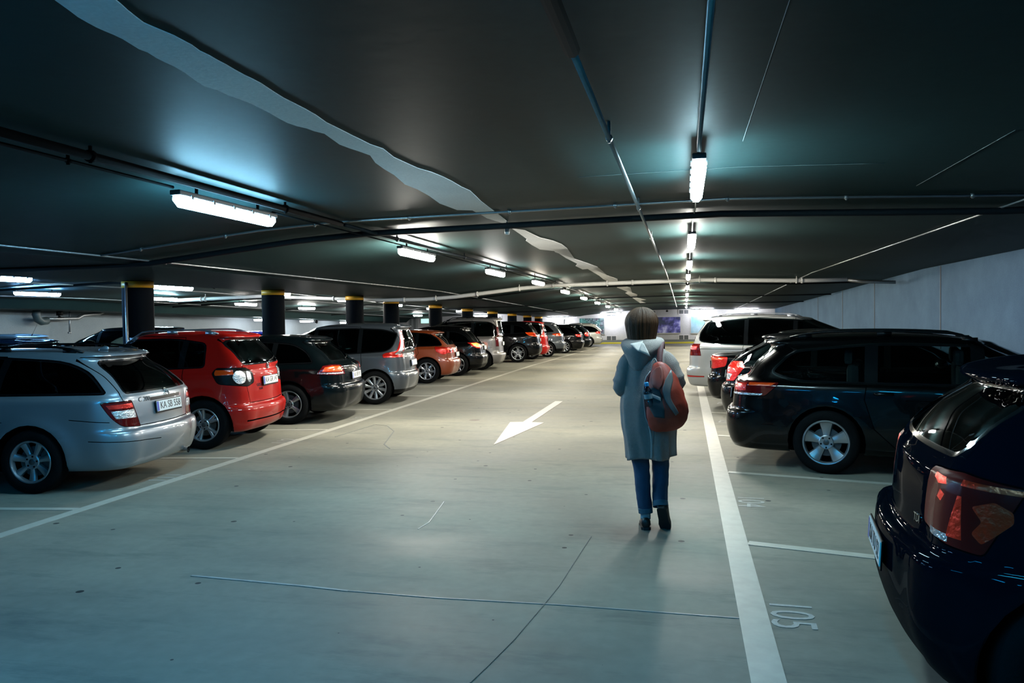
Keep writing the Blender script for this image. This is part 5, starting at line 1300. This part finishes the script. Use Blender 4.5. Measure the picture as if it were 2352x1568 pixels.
# back seam and sleeves
for s_, e_, w_, nm in (((-.125, .025, 1.385), (-.225, -.035, 1.09), (-.10, .17, 1.13), 'l'), ((.125, .025, 1.385), (.262, -.02, 1.13), (.11, .19, 1.16), 'r')):
    s_, e_, w_ = Vector(s_), Vector(e_), Vector(w_); pts = []; rads = []
    N_ = 26
    for k in range(N_+1):
        q = k/N_
        if q < .55:
            u_ = q/.55; p = s_.lerp(e_, u_); r_ = .078-.012*u_
            p += Vector((0, 0, 0))
        else:
            u_ = (q-.55)/.45; p = e_.lerp(w_, u_); r_ = .066-.008*u_
        bl = math.exp(-((q-.55)/.12)**2); p = p+(s_.lerp(w_, .5)-e_)*.16*bl
        pts.append(p); rads.append(r_*(1+.05*sin(q*34)+.04*sin(q*61+1)))
    for k, v_ in enumerate((.03, .052, .064, .071, .074)): rads[k] = v_
    pts = [p+Vector((0, 0, .012*math.exp(-(k/3.)**2))) for k, p in enumerate(pts)]
    bm = bmesh.new(); tube(bm, pts, rads, 20, cap=False)
    for v in bm.verts: v.co += Vector((noise.noise(v.co*14), noise.noise(v.co*14+Vector((5, 0, 0))), noise.noise(v.co*14+Vector((0, 7, 0)))))*.006
    o = bm_link('sleeve', bm, M_COAT, wo); solid(o, .006)
bm = bmesh.new(); pts = [Vector((.0+.01*sin(z_*4), -(.0), z_)) for z_ in np.linspace(1.2, .6, 14)]
# hood: drooping pouch down the back with pale lining showing in the opening
def hoodpt(u, v):
    # u -1..1 around the neck from left front over the back to right front, v 0..1 from the neck outwards and down
    a = u*R(150); back = max(0, cos(a*.6))**1.5
    rn = .078; rout = .150+.0*back
    drop = .03+.205*back**1.6
    bulge = sin(pi*min(1, v*1.05))
    r_ = rn+(rout-rn)*min(1, v*1.6)+.050*bulge*back+.02*v*back
    z_ = 1.497+.028*sin(pi*v)*(1-.3*back)-drop*v**1.5
    skew = -.045*back*v
    return Vector((-.018+r_*sin(a)*1.02*(1-.45*(v**2)*back)+skew, .045-r_*cos(a)*(.86 if cos(a) > 0 else .75)-.012*back*v, z_))
bm = bmesh.new(); rows = []
for i in range(49):
    u = -1+2*i/48; rows.append([bm.verts.new(hoodpt(u, j/22)+Vector((0, -.004, 0))*noise.noise(Vector((u*3, j*.2, 0)))*2) for j in range(23)])
for a, b in zip(rows, rows[1:]):
    for j in range(22): bm.faces.new((a[j], b[j], b[j+1], a[j+1]))
bmesh.ops.recalc_face_normals(bm, faces=bm.faces[:])
hood = bm_link('hood', bm, M_COAT, wo); solid(hood, .014, 0)
# pale lining: two folded triangles inside the hood opening
bm = bmesh.new()
def hp(px_, py_, d=-.135): return Vector(((px_-1490)/292., d, (1218-py_)/292.))
for tri in ([(1455, 788), (1482, 781), (1500, 778), (1486, 800), (1480, 806)], [(1482, 779), (1496, 812), (1480, 806), (1476, 797)], [(1481, 781), (1499, 815), (1474, 802)]):
    pass
T1 = [hp(1455, 788, -.125), hp(1483, 782, -.085), hp(1478, 806, -.176), hp(1472, 803, -.172)]
T2 = [hp(1481, 784, -.140), hp(1486, 787, -.145), hp(1501, 816, -.185), hp(1474, 803, -.182)]
for T_ in (T1, T2):
    f = bm.faces.new([bm.verts.new(p) for p in T_])
bmesh.ops.subdivide_edges(bm, edges=bm.edges[:], cuts=3, use_grid_fill=True); bmesh.ops.recalc_face_normals(bm, faces=bm.faces[:])
lin = bm_link('hood_lining', bm, M_LIN, wo); solid(lin, .006, 0)
# hair: chin-length bob
def hairpt(a, t):
    # a: angle, 0 = back (-y); t 0 crown .. 1 lower edge
    th = t*R(118); s_ = sin(min(th, R(90)))
    wx, wy = .118, .118
    r_ = s_*(1.0 if t < .76 else 1-(t-.76)*.9)
    z_ = .118*cos(th) if th < R(90) else -.125*((t-.763)/.237)*1.28
    front = max(0, -cos(a))
    z_ += .0
    j = .0045*noise.noise(Vector((sin(a)*9, cos(a)*9, t*1.2)))+.0018*sin(a*19+t*2+3*sin(a*5))
    low = 1-.10*max(0, sin(a))
    return Vector((hc.x+(wx*r_+j)*sin(a)*(1.0)+.004, hc.y-.012-(wy*r_+j)*cos(a), hc.z+.004+z_*(1 if z_ > 0 else low)+.006*noise.noise(Vector((sin(a)*9, cos(a)*9, 5)))*(t > .9)))
bm = bmesh.new(); rows = []
for i in range(97):
    a = R(-140)+R(280)*i/96; rows.append([bm.verts.new(hairpt(a, (j+.2)/30)) for j in range(31)])
for a, b in zip(rows, rows[1:]):
    for j in range(30): bm.faces.new((a[j], a[j+1], b[j+1], b[j]))
# fringe cap over the forehead
rows = []
for i in range(25):
    a = R(140)+R(80)*i/24; rows.append([bm.verts.new(hairpt(a, (j+.2)/30)) for j in range(17)])
for a, b in zip(rows, rows[1:]):
    for j in range(16): bm.faces.new((a[j], a[j+1], b[j+1], b[j]))
bmesh.ops.remove_doubles(bm, verts=bm.verts[:], dist=.0008); bmesh.ops.recalc_face_normals(bm, faces=bm.faces[:])
hair = bm_link('hair', bm, M_HAIR, wo); solid(hair, .016)
# jeans
def legcloth(pts, rads, nm, m_, seed, n=26, N_=34, amp=.006):
    P = pchip(np.cumsum([0]+[math.dist(a, b) for a, b in zip(pts, pts[1:])]), np.array([list(p)+[r_] for p, r_ in zip(pts, rads)]), np.linspace(0, sum(math.dist(a, b) for a, b in zip(pts, pts[1:]))-1e-6, N_))
    bm = bmesh.new(); tube(bm, [tuple(q[:3]) for q in P], [float(q[3]) for q in P], n, cap=False)
    for v in bm.verts: v.co += Vector((noise.noise(v.co*Vector((14, 14, 22))+Vector((seed, 0, 0))), noise.noise(v.co*16+Vector((0, seed, 0))), 0))*amp
    o = bm_link(nm, bm, m_, wo); solid(o, .005); return o
Vector.__mul__  # elementwise product used above
legcloth([(-.075, 0, .84), (-.072, .015, .66), (-.052, .035, .48), (-.035, .0, .28), (-.018, -.02, .135)], [.092, .078, .066, .060, .054], 'jeans_leg', M_JEAN, 1)
legcloth([(.09, 0, .84), (.095, .05, .66), (.098, .09, .48), (.098, .03, .33), (.10, -.045, .20)], [.092, .078, .068, .062, .058], 'jeans_leg', M_JEAN, 5)
legcloth([(-.020, -.02, .165), (-.017, -.02, .125)], [.058, .057], 'jeans_cuff', M_CUFF, 2, N_=6, amp=.002)
legcloth([(.098, -.035, .225), (.102, -.053, .185)], [.062, .061], 'jeans_cuff', M_CUFF, 3, N_=6, amp=.002)
legcloth([(-.018, -.02, .14), (-.018, -.02, .075)], [.040, .040], 'sock', M_SOCK, 2, N_=6, amp=.001)
legcloth([(.104, -.032, .20), (.112, -.040, .155)], [.036, .033], 'sock', M_SOCK, 2, N_=6, amp=.001)
def shoe(M):
    bm = bmesh.new(); rings = []
    for k, (y, w_, h, z0) in enumerate([(-.085, .012, .045, .02), (-.078, .032, .085, .0), (-.05, .038, .098, .0), (-.01, .037, .095, .0), (.04, .038, .075, .0), (.09, .045, .058, .0), (.13, .042, .045, .002), (.155, .028, .034, .006), (.165, .010, .02, .010)]):
        rings.append([bm.verts.new(M@Vector((w_*cos(2*pi*i/20), y, z0+h/2+h/2*sin(2*pi*i/20)))) for i in range(20)])
    for a, b in zip(rings, rings[1:]):
        for i in range(20): bm.faces.new((a[i], a[(i+1) % 20], b[(i+1) % 20], b[i]))
    bm.faces.new(rings[0][::-1]); bm.faces.new(rings[-1]); bmesh.ops.recalc_face_normals(bm, faces=bm.faces[:])
    o = bm_link('shoe', bm, M_SHOE, wo)
    bm = bmesh.new(); pr = [(-.088, .018), (-.07, .038), (-.02, .040), (.04, .040), (.09, .048), (.135, .042), (.165, .018)]
    L_ = [(-w_, y) for y, w_ in pr]+[(w_, y) for y, w_ in pr[::-1]]
    for z0, z1 in ((-.007, .016),):
        lo_ = [bm.verts.new(M@Vector((x, y, z0))) for x, y in L_]; hi_ = [bm.verts.new(M@Vector((x, y, z1))) for x, y in L_]
        bm.faces.new(lo_); bm.faces.new(hi_[::-1])
        for i in range(len(L_)): bm.faces.new((lo_[i], lo_[(i+1) % len(L_)], hi_[(i+1) % len(L_)], hi_[i]))
    bmesh.ops.recalc_face_normals(bm, faces=bm.faces[:]); bm_link('sole', bm, M_SOLE, o, False)
shoe(Matrix.Translation((-.020, .0, .002))@Matrix.Rotation(R(6), 4, 'Z')@Matrix.Rotation(R(-3), 4, 'X'))
shoe(Matrix.Translation((.120, -.078, .118))@Matrix.Rotation(R(-14), 4, 'Z')@Matrix.Rotation(R(-58), 4, 'X'))
# ---- backpack (held thing: top-level)
bg = empty('backpack', (WX, WY, 0)); tag(bg, 'orange-red backpack hanging from the right shoulder of the woman', 'backpack')
BR = [(.105, -.20, .80, .030, .020), (.125, -.21, .815, .085, .060), (.142, -.215, .86, .128, .085), (.152, -.22, .93, .146, .098), (.155, -.222, 1.0, .150, .102), (.150, -.215, 1.08, .142, .098), (.142, -.205, 1.16, .124, .088), (.132, -.19, 1.23, .098, .072), (.118, -.18, 1.285, .070, .055), (.108, -.172, 1.32, .045, .038), (.103, -.168, 1.335, .015, .015)]
def bagfn(p, a, t):
    p = p+Vector((cos(a), sin(a), 0))*(.010*noise.noise(p*9)+.006*noise.noise(p*22)); p.x += .02*math.exp(-((t-.35)/.2)**2)*max(0, cos(a)); return p
bm = bmesh.new(); loft(bm, fine(BR, 40), 48, 0, bagfn); bag = bm_link('bag_body', bm, M_BAGR, bg)
bvB = BVHTree.FromPolygons([v.co for v in bag.data.vertices], [tuple(p.vertices) for p in bag.data.polygons])
def onbag(px_, py_, off=.004):
    x, z = (px_-1490)/292., (1218-py_)/292.
    h = bvB.ray_cast(Vector((x, -1, z)), Vector((0, 1, 0)))
    return (h[0]+Vector((0, -off, 0))) if h[0] else None
def patch(nm, left, right, m_, off=.006, n=14, parent=None):
    bm = bmesh.new(); rows = []
    for i in range(n+1):
        q = i/n*(len(left)-1); k = min(int(q), len(left)-2); f_ = q-k
        a = Vector(left[k]).lerp(Vector(left[k+1]), f_); b = Vector(right[k]).lerp(Vector(right[k+1]), f_); row = []
        for j in range(7):
            c = a.lerp(b, j/6); p = onbag(c.x, c.y, off)
            row.append(bm.verts.new(p) if p else None)
        rows.append(row)
    for a, b in zip(rows, rows[1:]):
        for j in range(6):
            q = (a[j], a[j+1], b[j+1], b[j])
            if all(q): bm.faces.new(q)
    bmesh.ops.recalc_face_normals(bm, faces=bm.faces[:]); o = bm_link(nm, bm, m_, parent or bg); solid(o, .004, 0); return o
patch('grey_panel', [(1545, 846), (1534, 866), (1527, 888), (1533, 910), (1546, 930), (1556, 944)], [(1547, 846), (1551, 866), (1545, 892), (1546, 908), (1556, 925), (1563, 938)], M_BAGG)
patch('side_pocket', [(1494, 888), (1493, 910), (1500, 930), (1510, 948)], [(1520, 880), (1526, 905), (1532, 930), (1532, 950)], mat('pocket_mesh', (.035, .045, .05), .8), off=.004)
patch('pocket_band', [(1490, 892), (1490, 899)], [(1524, 904), (1524, 912)], M_WEB, off=.010, n=3)
patch('lid_flap', [(1514, 840), (1505, 850), (1501, 864), (1504, 876), (1509, 884)], [(1523, 836), (1530, 846), (1532, 862), (1528, 878), (1519, 888)], mat('bag_red_flap', (.33, .035, .012), .6, noise_amt=.1), off=.008)
bm = bmesh.new(); pz = [onbag(x, y, .008) for x, y in ((1524, 836), (1524, 860), (1520, 885), (1528, 905))]; tube(bm, [p for p in pz if p], .0035, 6); bm_link('zip', bm, M_BAGD, bg)
# padded side with pale piping (back panel edge seen at the left)
bm = bmesh.new(); SPn = [hp(1500, 850, -.14), hp(1491, 862, -.15), hp(1485, 880, -.16), (hp(1484, 905, -.165)), hp(1486, 930, -.165), hp(1489, 955, -.165), hp(1497, 975, -.165), hp(1505, 980, -.17)]
tube(bm, SPn, .0042, 8); bm_link('piping', bm, M_WEB, bg)
bm = bmesh.new(); lft = SPn; rgt = [p+Vector((.045, .015, 0)) for p in SPn]
vl = [bm.verts.new(p) for p in lft]; vr = [bm.verts.new(p) for p in rgt]
for i in range(len(vl)-1): bm.faces.new((vl[i], vl[i+1], vr[i+1], vr[i]))
o = bm_link('back_panel', bm, M_BAGD, bg); solid(o, .02, 0)
def ribbon(nm, pts, w, m_, th=.006, side=(1, 0, 0), parent=None):
    A = np.array([list(p) for p in pts], float); t = np.cumsum([0]+[float(np.linalg.norm(b-a)) for a, b in zip(A, A[1:])]); P = pchip(t, A, np.linspace(0, t[-1]-1e-6, 24))
    bm = bmesh.new(); sd = Vector(side).normalized(); L_ = [bm.verts.new(Vector(p)-sd*w/2) for p in P]; R__ = [bm.verts.new(Vector(p)+sd*w/2) for p in P]
    for i in range(len(P)-1): bm.faces.new((L_[i], R__[i], R__[i+1], L_[i+1]))
    o = bm_link(nm, bm, m_, parent or bg); solid(o, th, 0); return o
ribbon('shoulder_strap', [(.105, -.165, 1.30), (.105, -.13, 1.36), (.112, -.075, 1.43), (.118, -.02, 1.475), (.118, .05, 1.485), (.118, .13, 1.42), (.12, .17, 1.30), (.14, .13, 1.12), (.15, -.02, .98), (.15, -.12, .92)], .044, M_BAGD, .012)
ribbon('carry_loop', [(.045, -.175, 1.27), (.048, -.17, 1.33), (.065, -.15, 1.36), (.085, -.16, 1.33), (.09, -.18, 1.29)], .014, M_WEB, .004, side=(.4, .9, 0))
ribbon('webbing_tail', [(.022, -.175, .835), (.034, -.17, .78), (.042, -.165, .70), (.040, -.165, .62), (.038, -.163, .585)], .016, M_WEB, .003)
ribbon('webbing_tail', [(.060, -.18, .85), (.056, -.185, .78), (.052, -.18, .70)], .012, M_BAGG, .003)
# bottle in the side pocket
bt = empty('water_bottle', (WX, WY, 0)); tag(bt, 'clear water bottle with blue cap in the side pocket of the backpack', 'bottle')
Mb = Matrix.Translation((.035, -.285, 1.0))@Matrix.Rotation(R(-8), 4, 'Y')
def lat(prof, m_, nm):
    bm = bmesh.new(); lathe(bm, prof, 24, axis='Z')
    for v in bm.verts: v.co = Mb@v.co
    return bm_link(nm, bm, m_, bt)
lat([(.001, 0), (.030, .004), (.033, .02), (.033, .05), (.030, .055), (.033, .06), (.033, .10), (.030, .125), (.014, .15), (.013, .165)], M_BOT, 'bottle_body')
lat([(.016, .158), (.017, .182), (.013, .188), (.001, .189)], M_BCAP, 'bottle_cap')
lat([(.0336, .062), (.0336, .098)], mat('bottle_label', (.30, .34, .36), .5), 'bottle_label')
